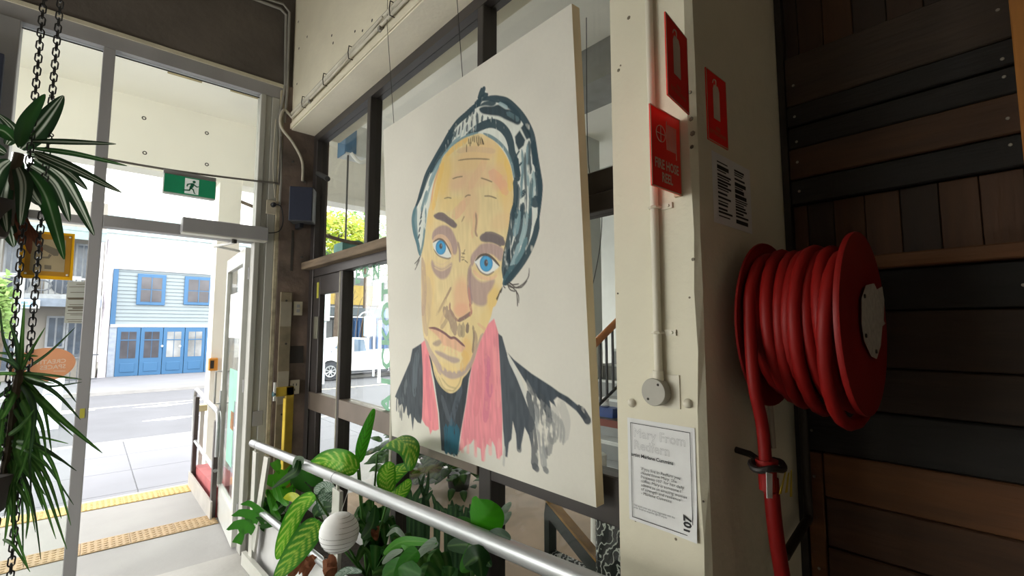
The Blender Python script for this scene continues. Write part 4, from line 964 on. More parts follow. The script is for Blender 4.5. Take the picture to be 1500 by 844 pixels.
epoly('door_panel', [(.12, .008), (.205, .008), (.205, .12), (.12, .12)], m_exw)
def man(pts): MB().prism([ep(x, z) + Vector((0, -.0014, 0)) for x, z in pts], (0, -.001, 0)).build('running_figure', m_exg, fc)
man([(.175 + .010 * math.cos(k * .6283), .1 + .010 * math.sin(k * .6283)) for k in range(10)])
man([(.145, .083), (.165, .09), (.178, .086), (.172, .06), (.16, .048), (.148, .055), (.155, .075)])
man([(.172, .085), (.195, .07), (.205, .074), (.203, .066), (.193, .062), (.174, .074)]); man([(.15, .085), (.132, .078), (.13, .06), (.137, .058), (.141, .072), (.152, .077)])
man([(.160, .055), (.176, .045), (.182, .018), (.192, .014), (.178, .012), (.168, .04), (.152, .048)]); man([(.15, .055), (.146, .038), (.118, .034), (.105, .03), (.108, .024), (.152, .029), (.16, .048)])
# power points, switches, speaker
def wall_plate(name, x, z, w, h, y, label, cat, mt=None):
    o = thing(name, (x, y, z - h / 2), label, cat)
    boxo('plate', (x - w / 2, y - .012, z - h / 2), (x + w / 2, y, z + h / 2), mt or M('plate_cream', (206, 198, 178), .45), o, .003)
    return o
p = on_y(397, 304, YD - .006)
o = wall_plate('power_point', p.x, p.z, .075, .115, YD - .0065, 'cream power point with black plug on the door post', 'power point')
MB().lathe((p.x + .01, YD - .018, p.z + .02), (0, -1, 0), [(0, .02), (.03, .018), (.04, .008)], 12).build('plug', m_dark, o)
tag(tubeo('cable', [(p.x + .01, YD - .06, p.z + .02), (p.x + .06, YD - .07, p.z), (p.x + .08, YD - .06, p.z - .12), (p.x + .05, YD - .06, p.z - .2), (p.x - .03, YD - .03, p.z - .22)], .004, m_dark, None, 6, n=5), 'thin black cable looping below the plug on the door post', 'cable')
p = on_y(436, 452, YD - .03)
o = wall_plate('light_switch', p.x, p.z, .07, .115, YD - .031, 'cream double light switch on the brown corner pillar', 'switch')
for dz in (-.02, .02): boxo('rocker', (p.x - .012, YD - .048, p.z + dz - .013), (p.x + .012, YD - .043, p.z + dz + .013), m_alu, o)
p = on_y(431, 567, YD - .03)
o = wall_plate('power_outlet', p.x, p.z, .075, .115, YD - .031, 'cream power outlet low on the brown corner pillar', 'power point')
for dx, dz in ((-.012, .02), (.012, .02), (0, -.02)): boxo('slot', (p.x + dx - .003, YD - .045, p.z + dz - .009), (p.x + dx + .003, YD - .0425, p.z + dz + .009), m_dark, o)
p = on_y(377, 613, YD); wall_plate('blank_plate', p.x, p.z, .075, .115, YD + .003, 'blank grey cover plate on the aluminium door post', 'cover plate', m_alu)
# speaker
sp = thing('wall_speaker', (1.255, 3.99, 2.54), 'dark navy wall speaker on the brown corner pillar', 'speaker')
def rotz(mb, c, ang): return mb.xform(Matrix.Translation(c) @ Matrix.Rotation(ang, 4, 'Z') @ Matrix.Translation(-Vector(c)))
cs = Vector((1.255, 3.99, 2.7))
rotz(MB().bbox((1.165, 3.92, 2.565), (1.345, 4.06, 2.85), .006), cs, math.radians(-30)).build('cabinet', M('speaker_cabinet', (70, 72, 76), .6), sp)
rotz(MB().bbox((1.17, 3.912, 2.57), (1.34, 3.92, 2.845), .003), cs, math.radians(-30)).build('grille', m_navy, sp)
boxo('bracket', (1.24, 4.0, 2.53), (1.27, YD - .03, 2.57), m_dark, sp)
# conduits on the beam and by the corner
m_pvc = M('grey_pvc', (150, 148, 142), .5, var=.08)
cb = thing('ceiling_conduits', (1.165, 3.0, 3.45), 'pair of pale conduits clipped along the cream beam', 'conduit')
for dz, r in ((.0, .012), (.034, .015)):
    MB().tube(catmull([(1.165, 4.06, 3.455 + dz), (1.165, 3.0, 3.455 + dz), (1.163, 2.0, 3.45 + dz), (1.163, .9, 3.45 + dz)], 6), r, 9).build('pipe', M('conduit_cream', (206, 200, 184), .5), cb)
MB().tube(catmull([(1.16, 4.05, 3.46), (1.157, 3.5, 3.44), (1.152, 3.1, 3.435), (1.158, 2.75, 3.46), (1.15, 2.4, 3.475)], 5), .006, 7).build('loose_cable', M('conduit_cream', (206, 200, 184), .5), cb)
for y in (3.75, 3.3, 2.86, 2.3, 2.0): MB().tube([(1.178, y, 3.43), (1.145, y, 3.43), (1.14, y, 3.47), (1.145, y, 3.515), (1.178, y, 3.515)], .0035, 5).build('clip', m_dsteel if y > 2.2 else m_cond, cb)
for y in (3.62, 2.45): boxo('bracket', (1.15, y - .012, 3.418), (1.18, y + .012, 3.445), m_pvc, cb)
hb = thing('corner_conduits', (1.115, YD - .03, 3.0), 'grey conduits bending down the corner from the dark header', 'conduit')
c0 = [on_y(360, -6, YD - .015), on_y(411, 13, YD - .015), on_y(419, 22, YD - .015), on_y(418, 125, YD - .015), on_y(410, 170, YD - .015), on_y(412, 260, YD - .02), on_y(410, 300, YD - .02)]
MB().tube(c0, .012, 9).build('pipe', m_pvc, hb)
c0 = [on_y(356, -12, YD - .03), on_y(415, 6, YD - .03), on_y(424, 18, YD - .03), on_y(421, 130, YD - .03), on_y(417, 180, YD - .03)]
MB().tube(c0, .010, 9).build('pipe', m_pvc, hb)
MB().tube(catmull([(1.165, 4.06, 3.455), (1.15, YD - .045, 3.5), (1.11, YD - .045, 3.52), (1.085, YD - .045, 3.44), (1.10, YD - .045, 3.36), (1.19, YD - .045, 3.26), (1.27, YD - .045, 3.12), (1.28, YD - .045, 2.95)], 6), .011, 9).build('bent_pipe', MATS['conduit_cream'], hb)
MB().tube(catmull([on_y(404, 175, YD - .02), on_y(400, 240, YD - .02), on_y(403, 290, YD - .02)], 5), .005, 6).build('thin_cable', MATS['conduit_cream'], hb)
# yellow steel bracket
yb = thing('yellow_bracket', (1.17, 3.98, .55), 'yellow painted steel bar with a top arm beside the door post', 'bracket')
m_yel = M('yellow_paint', (190, 160, 46), .5, var=.12, scale=12)
boxo('upright', (1.175, 3.96, .35), (1.235, 4.0, 1.25), m_yel, yb, .004); boxo('flange', (1.168, 3.94, .35), (1.176, 4.0, 1.16), M('yellow_light', (226, 196, 70), .5), yb)
boxo('top_arm', (1.10, 3.96, 1.18), (1.235, 4.0, 1.25), m_yel, yb, .004)
MB().lathe((1.10, 3.975, 1.2), (-1, 0, 0), [(0, .022), (.012, .024), (.02, .016)], 12).build('knob', M('teal_plastic', (40, 96, 104), .4), yb)
boxo('white_tab', (1.086, 3.955, 1.15), (1.10, 3.975, 1.29), m_wht, yb)
# security camera on the window jamb
sc = thing('security_camera', (1.36, 3.9, 2.93), 'small black cylindrical camera at the top of the long window', 'camera')
q0, q1 = on_x(466, 254, 1.35), on_x(480, 262, 1.30)
tubeo('arm', [Vector((1.37, 4.03, q0.z + .01)), q0], .008, m_dark, sc, 8); tubeo('body', [q0, q1], .02, M('camera_grey', (58, 60, 62), .4), sc, 14)
# ---- stickers and sheets on the side light
YS = YD + .044
ys = thing('framed_sign', (-.2, YS, 2.1), 'camera warning sign in a translucent yellow frame on the side light', 'sign')
m_yfr = M('amber_acrylic', (236, 178, 20), .3, var=.03); m_yin = M('amber_panel', (176, 128, 34), .5)
cs4 = [(31, 337), (110, 343), (106, 411), (26, 407)]
P4 = [on_y(u, v, YS) for u, v in cs4]
MB().prism(P4, (0, -.006, 0)).build('frame', m_yfr, ys)
P5 = [on_y(u, v, YS - .006) for u, v in ((40, 341), (106, 346), (101, 406), (34, 402))]
inn = MB().prism(P5, (0, -.002, 0)).build('backing', m_yin, ys)
P6 = [on_y(u, v, YS - .008) for u, v in ((47, 350), (97, 352), (94, 399), (43, 396))]
sh = MB().prism(P6, (0, -.001, 0)).build('sheet', M('sheet_grey', (164, 150, 118), .7), ys)
m_cp = M('picto_grey', (112, 104, 88), .7)
for pl in (((61, 360), (66, 358), (88, 367), (85, 375), (79, 375), (60, 364)), ((72, 372), (76, 374), (72, 379), (54, 378), (54, 376), (70, 376)), ((65, 388), (75, 389), (75, 395), (65, 394))):
    MB().prism([on_y(u, v, YS - .009) for u, v in pl], (0, -.001, 0)).build('pictogram', m_cp, sh)
for u, v in ((42, 344), (103, 348), (98, 403), (37, 400)):
    q = on_y(u, v, YS - .008); MB().lathe(q, (0, -1, 0), [(0, .006), (.003, .004)], 8).build('screw', m_wht, ys)
pr = MB().prism([on_y(u, v, YS) for u, v in ((99, 412), (128, 413), (123, 474), (94, 473))], (0, -.001, 0)).build('price_list', M('list_paper', (196, 200, 192), .8))
tag(pr, 'pale sheet of printed contact lines stuck under the yellow framed sign', 'notice')
for k, v in enumerate((416, 420, 428, 436, 437.5, 446, 449, 451, 454, 459, 461, 468, 471)):
    w = (.5, .9, .8, .95, .9, .8, .9, .6, .85, .9, .7, .9, .8)[k]; h = 1.6 if k in (3, 4, 6, 7, 8) else .8
    u0 = 125 - (v - 412) * .08; pl = ((u0, v), (u0, v + h), (u0 - 26 * w, v + h), (u0 - 26 * w, v))
    MB().prism([on_y(u, vv_, YS - .001) for u, vv_ in pl], (0, -.0006, 0)).build('print_line', m_cp, pr)
cc = on_y(63, 535, YS); ang = math.radians(4)
dsc = MB().prism([cc + Vector((.15 * math.cos(k * math.pi / 20), 0, .107 * math.sin(k * math.pi / 20) + .012 * math.cos(k * math.pi / 20))) for k in range(40)], (0, -.0015, 0)).build('window_sticker', M('orange_sticker_disc', (236, 168, 126), .5, var=.03))
tag(dsc, 'oval orange window sticker with mirrored white lettering on the side light', 'sticker')
m_stw = M('sticker_white', (250, 222, 200), .5)
text_on(dsc, 'CREATIVE\nSPACES', cc + Vector((.105, -.002, .005)), (-1, 0, -.05), UZ, .036, m_stw, align='LEFT', bold=.0006)
MB().prism([cc + Vector((.105, -.002, -.045)), cc + Vector((.05, -.002, -.042)), cc + Vector((.05, -.002, -.038)), cc + Vector((.105, -.002, -.041))], (0, -.0005, 0)).build('small_print', m_stw, dsc)
boxo('yellow_tape', (-.012, YD - .003, 1.13), (.012, YD, 1.19), MATS['tape_y'], wf)
# dark panel at the far left edge
bd = tag(boxo('display_board', (-.95, YD - .14, 1.2), (-.468, YD - .1, 3.33), m_navy, None, .004), 'dark board standing against the glazing at the left edge', 'board')
# green window lettering (read from the street)
m_grn = M('green_vinyl', (132, 190, 158), .5)
XL = XW + .043
wl = thing('window_lettering', (XL, 2.9, 1.2), 'green vinyl lettering stuck on the long window beside the portrait', 'lettering')
for s_, u, v, sz in (('E', 524, 404, .17), ('O', 535, 398, .12), ('N', 551, 400, .13), ('&', 548, 385, .09)):
    q = on_x(u, v, XL); text_on(wl, s_, q, (0, -1, 0), UZ, sz, m_grn, bold=.006, name='letter')
for k, s_ in enumerate('AICKOT'):
    q = on_x(567, 592 - k * 33, XL); text_on(wl, s_, q, UZ, (0, 1, 0), .19, m_grn, bold=.006, name='letter')
# ---- tactile strips on the landing
def tactile(y, col, label, bars):
    t = thing('tactile_strip', (.1, y, 0), label, 'tactile strip', 'tactile strips on the landing')
    mt = M('tactile_%d' % col[0], col, .7, var=.1)
    m_ = MB().bbox((-.149, -.13, 0), (.149, .13, .008), .003)
    for i in range(7):
        for j in range(5):
            x, yy = -.126 + i * .042, -.1 + j * .05
            if bars: m_.add([(x - .012, yy - .02, .008), (x + .012, yy - .02, .008), (x + .012, yy + .02, .008), (x - .012, yy + .02, .008), (x - .006, yy - .016, .013), (x + .006, yy - .016, .013), (x + .006, yy + .016, .013), (x - .006, yy + .016, .013)], [(0, 1, 5, 4), (1, 2, 6, 5), (2, 3, 7, 6), (3, 0, 4, 7), (4, 5, 6, 7)])
            else: m_.lathe((x, yy, .007), (0, 0, 1), [(0, .017), (.006, .011)], 7)
    t0 = None
    for k in range(-4, 4):
        if t0 is None:
            t0 = m_.build('tactile_tile', mt, None, smooth=False, origin=(0, 0, 0)); t0.parent = t; t0.location = Vector((k * .3 - .2, 0, 0)); tt = t0
        else: clone(t0, t, (k * .3 - .1, y, 0))
    return t
tactile(5.06, (176, 150, 112), 'brown tactile paving strip nearest the door', False)
tactile(6.2, (206, 176, 110), 'yellow tactile paving strip at the landing edge', True)
# ---- outside guard rail
gr = thing('guard_rail', (.95, 5.7, 0), 'low steel guard rail with looped top outside the open door', 'handrail')
xg = .93
MB().tube(catmull([(xg, 6.33, .52), (xg, 6.36, .8), (xg, 6.33, 1.0), (xg, 6.2, 1.03), (xg, 5.7, .98), (xg, 5.2, .95), (xg, 5.08, .92), (xg, 5.05, .8), (xg, 5.05, .55)], 5), .021, 10).build('top_loop', m_steel, gr)
MB().tube([(xg, 6.3, .5), (xg, 5.6, .45), (xg, 5.08, .42)], .017, 10).build('mid_rail', m_steel, gr)
m_brn = M('dark_post', (92, 86, 84), .5, metal=.3)
for y in (6.22, 5.12): boxo('post', (xg - .02, y - .03, 0), (xg + .02, y + .03, .96 if y > 6 else .86), m_brn, gr, .003)
boxo('kick_plate', (xg - .03, 5.05, .0), (xg - .015, 6.3, .16), M('plate_grey', (176, 172, 166), .5), gr)
rb = tag(MB().prism([(xg + .02, 5.1, 0.0), (xg + .02, 6.25, 0.0), (xg + .02, 6.25, .22), (xg + .02, 5.1, .26)], (.22, 0, 0)).build('red_kerb', M('faded_red_paint', (178, 90, 92), .7, var=.15)), 'faded red painted kerb block behind the guard rail', 'kerb block')
lp = thing('bollard_light', (1.12, 6.6, -.2), 'small post with boxy cap outside by the white pillar', 'bollard')
q = on_y(291, 597, 6.62); boxo('post', (q.x + .02, 6.6, -.2), (q.x + .06, 6.64, q.z), m_dfr, lp); boxo('cap', (q.x - .05, 6.55, q.z - .04), (q.x + .08, 6.69, q.z + .03), M('beige_cap', (200, 190, 150), .6), lp, .006)
q = on_y(303, 534, 7.18); ob = thing('call_box', (q.x, 7.16, q.z - .08), 'small orange box fixed to the white porch pillar', 'box'); boxo('body', (1.17, 7.12, q.z - .08), (1.27, 7.2, q.z + .08), M('orange_box', (222, 150, 60), .5), ob, .006); boxo('front', (1.185, 7.115, q.z - .05), (1.225, 7.12, q.z + .05), m_dsteel, ob)
# ---- handrail of the ramp
XR = .95
hr = thing('handrail', (XR, 2.4, 0.2), 'galvanised tubular handrail with posts beside the indoor plants', 'handrail')
def rz(y): return .865 + (3.9 - y) * (1.076 - .865) / (3.9 - .855)
MB().tube([(XR, 3.93, rz(3.93)), (XR, 3.0, rz(3.0)), (XR, 1.5, rz(1.5)), (XR, .2, rz(.2)), (XR, -.6, rz(-.6))], .0275, 18).build('top_rail', m_steel, hr)
for y in (3.78, 2.36): MB().tube([(XR, y - .002, rz(y - .002)), (XR, y + .002, rz(y + .002))], .0282, 18).build('joint_ring', m_dsteel, hr)
def mz(y): return .44 + (3.92 - y) * (.526 - .44) / (3.92 - 2.48)
MB().tube([(XR, 3.93, mz(3.93)), (XR, 2.2, mz(2.2)), (XR, .2, mz(.2))], .021, 14).build('lower_rail', m_steel, hr)
m_pst = M('painted_steel_post', (198, 198, 190), .5, metal=.2, var=.08)
for y in (3.84, 2.34, .85):
    boxo('post', (XR - .01, y - .045, ramp_z(y) - .01), (XR + .01, y + .045, rz(y) - .05), m_pst, hr, .002)
    tubeo('stem', [(XR, y, rz(y) - .06), (XR, y, rz(y) - .02)], .009, m_pst, hr, 8)
MB().prism([(XR - .008, 3.74, .16), (XR - .008, 3.84, .16), (XR - .008, 3.60, rz(3.6) - .05), (XR - .008, 3.50, rz(3.5) - .05)], (.016, 0, 0)).build('brace', m_pst, hr)
boxo('toe_board', (XR - .012, 2.0, .2), (XR + .004, 2.001, .21), m_pst, hr) if False else None
MB().prism([(XR - .03, 3.98, .0), (XR - .03, 3.98, .09), (XR - .03, .0, .09 + ramp_z(0)), (XR - .03, .0, ramp_z(0))], (.03, 0, 0)).build('base_channel', m_pst, hr)
# ================================================================ plants
m_leaf = attr_mat('leaf_surface', .5, .45, .3)
m_dry = attr_mat('dry_leaf', .8, .2, .2)
def L3(c): return (lin(c[0]), lin(c[1]), lin(c[2]))
def mixc(a, b, t): return tuple(a[i] + (b[i] - a[i]) * t for i in range(3))
def prof_lance(s): return max(.0, math.sin(math.pi * min(1, s * .94 + .05)) ** .75 * (1 - .25 * s))
def prof_oval(s): return max(.0, math.sin(math.pi * (s ** .78) * .985 + .02)) ** .62
def prof_heart(s): return max(.0, (1 - s) ** .55 * (1 - .55 * math.exp(-s * 9))) * 1.15
def prof_strap(s): return min(1, .35 + s * 4) * (1 - max(0, s - .35) / .65) ** .75 if s < 1 else 0
def leaf(parent, pts, width, style, face=None, prof=prof_lance, ns=14, nc=4, cup=.18, wave=0.0, mat=None, name='leaf', seed=0):
    sp = catmull(pts, max(2, ns // (len(pts) - 1)))
    n = len(sp); fc = Vector(face) if face is not None else None
    m_ = MB(); vs = []; cs = []; fs = []
    for i, p in enumerate(sp):
        s_ = i / (n - 1)
        t = (sp[min(i + 1, n - 1)] - sp[max(i - 1, 0)]).normalized()
        f_ = fc if fc is not None else (EYEP - p)
        side = t.cross(f_).normalized(); nor = side.cross(t).normalized()
        w = width * .5 * prof(s_) + .0006
        for k in range(-nc, nc + 1):
            a = k / nc
            vs.append(p + side * w * a - nor * (cup * abs(a) * w * -1) * -1 + nor * wave * w * math.sin(s_ * 17 + a * 2 + seed))
            cs.append(style(s_, a, seed))
    c_ = 2 * nc + 1
    for i in range(n - 1):
        for k in range(2 * nc): fs.append((i * c_ + k, i * c_ + k + 1, (i + 1) * c_ + k + 1, (i + 1) * c_ + k))
    m_.add(vs, fs); m_.c = cs; m_.smooth = True
    return m_.build(name, mat or m_leaf, parent)
G = lambda r, g, b: L3((r, g, b))
def st_dieff(dark=(50, 124, 22), mid=(92, 172, 30), pale=(200, 224, 104)):
    D, Md, Pl = L3(dark), L3(mid), L3(pale)
    def f(s, a, sd):
        b = mixc(Md, D, min(1, abs(a) ** 2 * .8 + .15 * math.sin(s * 9 + sd)))
        q = math.sin((s * 1.0 - abs(a) * .22) * 52 + sd)
        if .08 < abs(a) < .74 and q > .25 and .08 < s < .93: b = mixc(b, Pl, min(1, (q - .25) * 1.2))
        if abs(a) < .06: b = mixc(b, Pl, .35)
        return b
    return f
def st_plain(c1, c2, vein=.2):
    A, B = L3(c1), L3(c2)
    def f(s, a, sd):
        b = mixc(A, B, .5 + .5 * math.sin((s - abs(a) * .3) * 36 + sd) * .5)
        return mixc(b, L3((150, 190, 110)), vein) if abs(a) < .08 else b
    return f
def st_stripe(g1, g2, w=(206, 214, 200), lo=.12, hi=.32):
    A, B, Wt = L3(g1), L3(g2), L3(w)
    def f(s, a, sd):
        b = mixc(A, B, abs(a))
        if lo < abs(a + .06 * math.sin(sd)) < hi: b = mixc(b, Wt, .8)
        return b
    return f
def st_solid(c): return lambda s, a, sd: L3(c)
D1 = st_dieff(); D2 = st_dieff((40, 108, 20), (70, 146, 30), (190, 214, 90)); PL = st_plain((70, 150, 26), (50, 118, 20)); PD = st_plain((30, 74, 26), (22, 56, 22)); PG = st_plain((150, 164, 150), (112, 132, 114), .05)
PX = lambda u, v, X: on_x(u, v, X)
def pxs(*t): return [on_x(u, v, X) for u, v, X in t]

# trough the plants grow in
tro = thing('planter_trough', (1.17, 2.4, .2), 'long low white planter trough between the handrail and the window', 'planter')
m_tro = M('planter_white', (206, 206, 206), .6, var=.08, scale=4)
MB().prism([(1.0, 3.9, .02), (1.0, 3.9, .40), (1.0, .95, .56), (1.0, .95, .24)], (.02, 0, 0)).build('side_panel', m_tro, tro)
MB().prism([(1.33, 3.9, .02), (1.33, 3.9, .40), (1.33, .95, .56), (1.33, .95, .24)], (.02, 0, 0)).build('side_panel', m_tro, tro)
MB().box((1.02, 3.88, .02), (1.33, 3.9, .40)).build('end_panel', m_tro, tro); MB().box((1.02, .95, .24), (1.33, .97, .56)).build('end_panel', m_tro, tro)
MB().prism([(1.02, 3.88, .32), (1.02, .97, .46), (1.33, .97, .46), (1.33, 3.88, .32)], (0, 0, -.05)).build('soil', M('potting_soil', (52, 40, 30), .95, var=.3, scale=40, bump=.6, bscale=60), tro)
tubeo('edge_pipe', [(.985, 3.6, .43), (.985, 2.9, .46)], .016, m_steel, tro, 10)

# --- big dieffenbachia
df = thing('dieffenbachia', (1.15, 2.45, .4), 'large dumb cane with broad pale veined green leaves rising over the handrail', 'plant')
B = Vector((1.15, 2.42, .42))
def stalk(par, a, b, r=.009, bend=(0, 0, 0), c=(64, 112, 40)):
    mid = (Vector(a) + Vector(b)) / 2 + Vector(bend)
    return tubeo('stalk', [a, mid, b], r, M('stalk_%d' % c[0], c, .5), par, 7, n=5, r2=r * .6)
def dleaf(pts, w, st=D1, face=None, **k):
    l = leaf(df, pts, w, st, face, prof_oval, ns=30, nc=10, **k); return l
dleaf(pxs((524, 689, 1.06), (502, 678, 1.0), (476, 676, .97), (449, 691, .95)), .125, seed=1, cup=.12)
dleaf(pxs((526, 678, 1.12), (530, 655, 1.12), (538, 628, 1.12), (548, 599, 1.13)), .062, st_dieff((40, 110, 24), (66, 148, 32), (40, 80, 20)), seed=2, cup=.25)
dleaf(pxs((553, 664, 1.16), (575, 645, 1.12), (598, 655, 1.08), (600, 690, 1.06)), .115, D2, Vector((-.5, -.3, 1)), seed=3)
dleaf(pxs((461, 725, .86), (437, 745, .84), (416, 790, .82), (406, 820, .82)), .085, D1, seed=4, cup=.1)
dleaf(pxs((466, 762, .9), (450, 785, .88), (425, 820, .86), (402, 850, .86)), .125, D2, seed=5, cup=.1)
dleaf(pxs((553, 712, 1.2), (568, 705, 1.18), (585, 690, 1.18), (603, 682, 1.2)), .075, D2, seed=6)
dleaf(pxs((571, 722, 1.1), (566, 705, 1.1), (568, 690, 1.1), (575, 678, 1.1)), .09, D1, seed=7)
dleaf(pxs((560, 712, 1.24), (576, 728, 1.22), (592, 716, 1.22), (600, 702, 1.22)), .07, D1, seed=8)
for a in ((524, 689, 1.06), (526, 678, 1.12), (553, 664, 1.16), (466, 762, .92), (461, 725, .9), (571, 722, 1.1)):
    stalk(df, B, PX(*a), .008)
for k in range(3): stalk(df, B + Vector((.03 * k, .1 * k - .1, 0)), B + Vector((0, .06 * k - .05, .32)), .016, c=(74, 120, 52))
# --- monstera at the rail end
mo = thing('monstera', (1.08, 3.3, .36), 'swiss cheese plant with split leaves at the door end of the planter', 'plant')
def monstera(pts, w, face=None, c=((52, 128, 22), (40, 104, 18)), cuts=4):
    sp = catmull(pts, 8); n = len(sp); m_ = MB(); rd = random.Random(int(w * 1000))
    def frame(s):
        i = min(int(s * (n - 1)), n - 2); p = sp[i].lerp(sp[i + 1], s * (n - 1) - i); t = (sp[i + 1] - sp[i]).normalized()
        f_ = Vector(face) if face is not None else (EYEP - p)
        sd = t.cross(f_).normalized(); return p, t, sd
    cs = []; A, Bc = L3(c[0]), L3(c[1])
    for sgn in (-1, 1):
        edges = [(i / cuts) for i in range(cuts + 1)]
        for i in range(cuts):
            s0, s1 = edges[i] * .9, edges[i + 1] * .97 + .03
            W0 = w * .5 * (1 - .62 * ((i + .5) / cuts - .3) ** 2 * 2.2) * (1.0 if i < cuts - 1 else .5)
            rows = []
            for q in range(7):
                f = q / 6
                lo = s0 + (.03 if f > .2 else 0) + f * f * .2; hi = s1 - (.055 if f > .2 else -.002) + f * f * .12
                if i == cuts - 1: hi = 1 + f * .05
                if q == 6: md = (lo + hi) / 2 + .03; lo = hi = md
                row = []
                for j in range(3):
                    s_ = lo + (hi - lo) * j / 2
                    p, t, sd = frame(min(max(s_, 0), 1)); over = max(0, s_ - 1)
                    row.append(p + t * over * w * .6 + sd * sgn * W0 * f + (EYEP - p).normalized() * -.12 * f * f * W0)
                rows.append(row)
            o_ = len(m_.v); vs = [v for r_ in rows for v in r_]
            fs = [(q * 3 + j, q * 3 + j + 1, q * 3 + j + 4, q * 3 + j + 3) for q in range(6) for j in range(2)]
            m_.add(vs, fs); m_.c += [mixc(A, Bc, (k // 3) / 6 * .8 + .1 * rd.random()) for k in range(len(vs))]
    m_.smooth = True
    return m_.build('leaf', m_leaf, mo)
monstera(pxs((383, 744, .93), (372, 755, .91), (358, 775, .89), (347, 796, .88)), .25)
monstera(pxs((405, 770, 1.0), (398, 750, 1.0), (392, 728, 1.0)), .2, None, ((40, 92, 22), (30, 72, 18)), 4)
monstera(pxs((410, 738, 1.12), (412, 715, 1.1), (408, 690, 1.08), (402, 676, 1.07)), .22, None, ((76, 152, 30), (56, 128, 24)), 3)
monstera(pxs((428, 712, 1.18), (442, 700, 1.16), (455, 690, 1.15), (462, 676, 1.14)), .24, None, ((36, 86, 20), (28, 68, 18)), 3)
leaf(mo, pxs((438, 672, .90), (434, 690, .90), (420, 700, .92), (398, 716, .94)), .05, PD, None, prof_lance)
leaf(mo, pxs((440, 668, .90), (436, 680, .90), (432, 690, .9)), .055, PG, None, prof_oval)
leaf(mo, pxs((440, 734, 1.0), (425, 728, 1.0), (412, 738, 1.0)), .06, st_plain((200, 196, 40), (150, 180, 40)), None, prof_lance)
for q in ((392, 735), (384, 740), (400, 722), (408, 728), (396, 750)):
    leaf(mo, pxs((q[0] + 14, q[1] + 12, 1.0), (q[0] + 6, q[1] + 2, .99), (q[0], q[1] - 18, .98)), .05, PL, None, prof_lance, seed=q[0])
for a in ((383, 744, .93), (405, 770, 1.0), (410, 738, 1.12), (428, 712, 1.18)): stalk(mo, (1.09, 3.2, .36), PX(*a), .006)
# --- calathea like silver leaves
ca = thing('silver_leaf_plant', (1.12, 2.7, .38), 'plant with silvery striped leaves behind the paper lantern', 'plant')
def st_silver(s, a, sd):
    b = L3((66, 96, 74)); q = math.sin((s - abs(a) * .25) * 60)
    return mixc(b, L3((176, 192, 180)), .75) if q > -.1 and abs(a) < .85 else b
leaf(ca, pxs((482, 752, 1.0), (476, 732, 1.0), (480, 714, 1.0)), .09, st_silver, None, prof_oval, ns=24, nc=8)
leaf(ca, pxs((460, 722, 1.0), (474, 714, .99), (490, 716, .98)), .06, st_silver, None, prof_oval, ns=20, nc=6)
leaf(ca, pxs((460, 756, 1.0), (470, 745, .99), (486, 742, .98)), .07, PD, None, prof_oval)
leaf(ca, pxs((490, 846, .9), (508, 836, .9), (530, 838, .9)), .03, st_silver, None, prof_oval, ns=24, nc=8)
leaf(ca, pxs((448, 770, 1.0), (470, 775, 1.0), (492, 765, 1.0)), .07, PD, None, prof_oval)
for a in ((480, 748, 1.0), (460, 722, 1.0), (460, 756, 1.0)): stalk(ca, (1.12, 2.75, .38), PX(*a), .005)
# --- peace lilies filling the middle
rl = random.Random(21)
def lily(base, label, leaves, grp='peace lilies in the trough', cnt=16, spread=.26, h=.3):
    t = thing('peace_lily', base, label, 'plant', grp)
    b = Vector(base)
    for l in leaves: leaf(t, pxs(*l[0]), l[1], l[2], None, l[3] if len(l) > 3 else prof_lance, ns=18, nc=5, seed=rl.random() * 6)
    for k in range(cnt + 8):
        a = rl.uniform(0, 6.28); r_ = rl.uniform(.25, 1) * spread; hh = h * rl.uniform(.6, 1.15)
        dx, dy = math.cos(a) * r_ * .6, math.sin(a) * r_
        dx = max(min(dx, 1.33 - b.x), .86 - b.x)
        p1 = b + Vector((dx * .35, dy * .35, hh * .75)); p2 = b + Vector((dx * .75, dy * .75, hh)); p3 = b + Vector((dx * 1.1, dy * 1.15, hh * rl.uniform(.6, 1.0)))
        p2.x = min(p2.x, 1.33); p3.x = min(p3.x, 1.34)
        leaf(t, [b + Vector((dx * .1, dy * .1, hh * .3)), p1, p2, p3], rl.uniform(.05, .09), st_plain((40 + rl.random() * 24, 92 + rl.random() * 26, 34), (28, 70, 28)), Vector((rl.uniform(-.6, .1), rl.uniform(-.6, .2), 1)), prof_lance, ns=9, nc=2, seed=k)
    return t
lily((1.14, 2.0, .42), 'peace lily with glossy dark leaves right of the paper lantern',
     [(((562, 812, .95), (590, 794, .93), (640, 796, .93)), .04, PL), (((586, 790, .95), (596, 800, .93), (608, 826, .92)), .035, PL), (((560, 826, .95), (575, 812, .93), (590, 806, .93)), .028, PG), (((530, 790, 1.0), (545, 770, .98), (550, 740, .98)), .06, PD)])
lily((1.15, 1.65, .44), 'peace lily with a pale withered leaf below the portrait',
     [(((640, 792, .93), (622, 804, .92), (604, 824, .92)), .035, PG, prof_heart), (((594, 790, 1.0), (580, 776, 1.0), (566, 786, 1.0)), .022, PG), (((655, 800, .95), (690, 800, .93), (720, 830, .92)), .06, PD)], cnt=18)
lily((1.16, 2.32, .42), 'dense dark peace lily behind the paper lantern', [], cnt=18, h=.34)
lily((1.15, 1.3, .46), 'peace lily at the camera end of the planter trough', [(((680, 830, .9), (700, 818, .9), (706, 850, .9)), .08, PD)], cnt=16, h=.26)
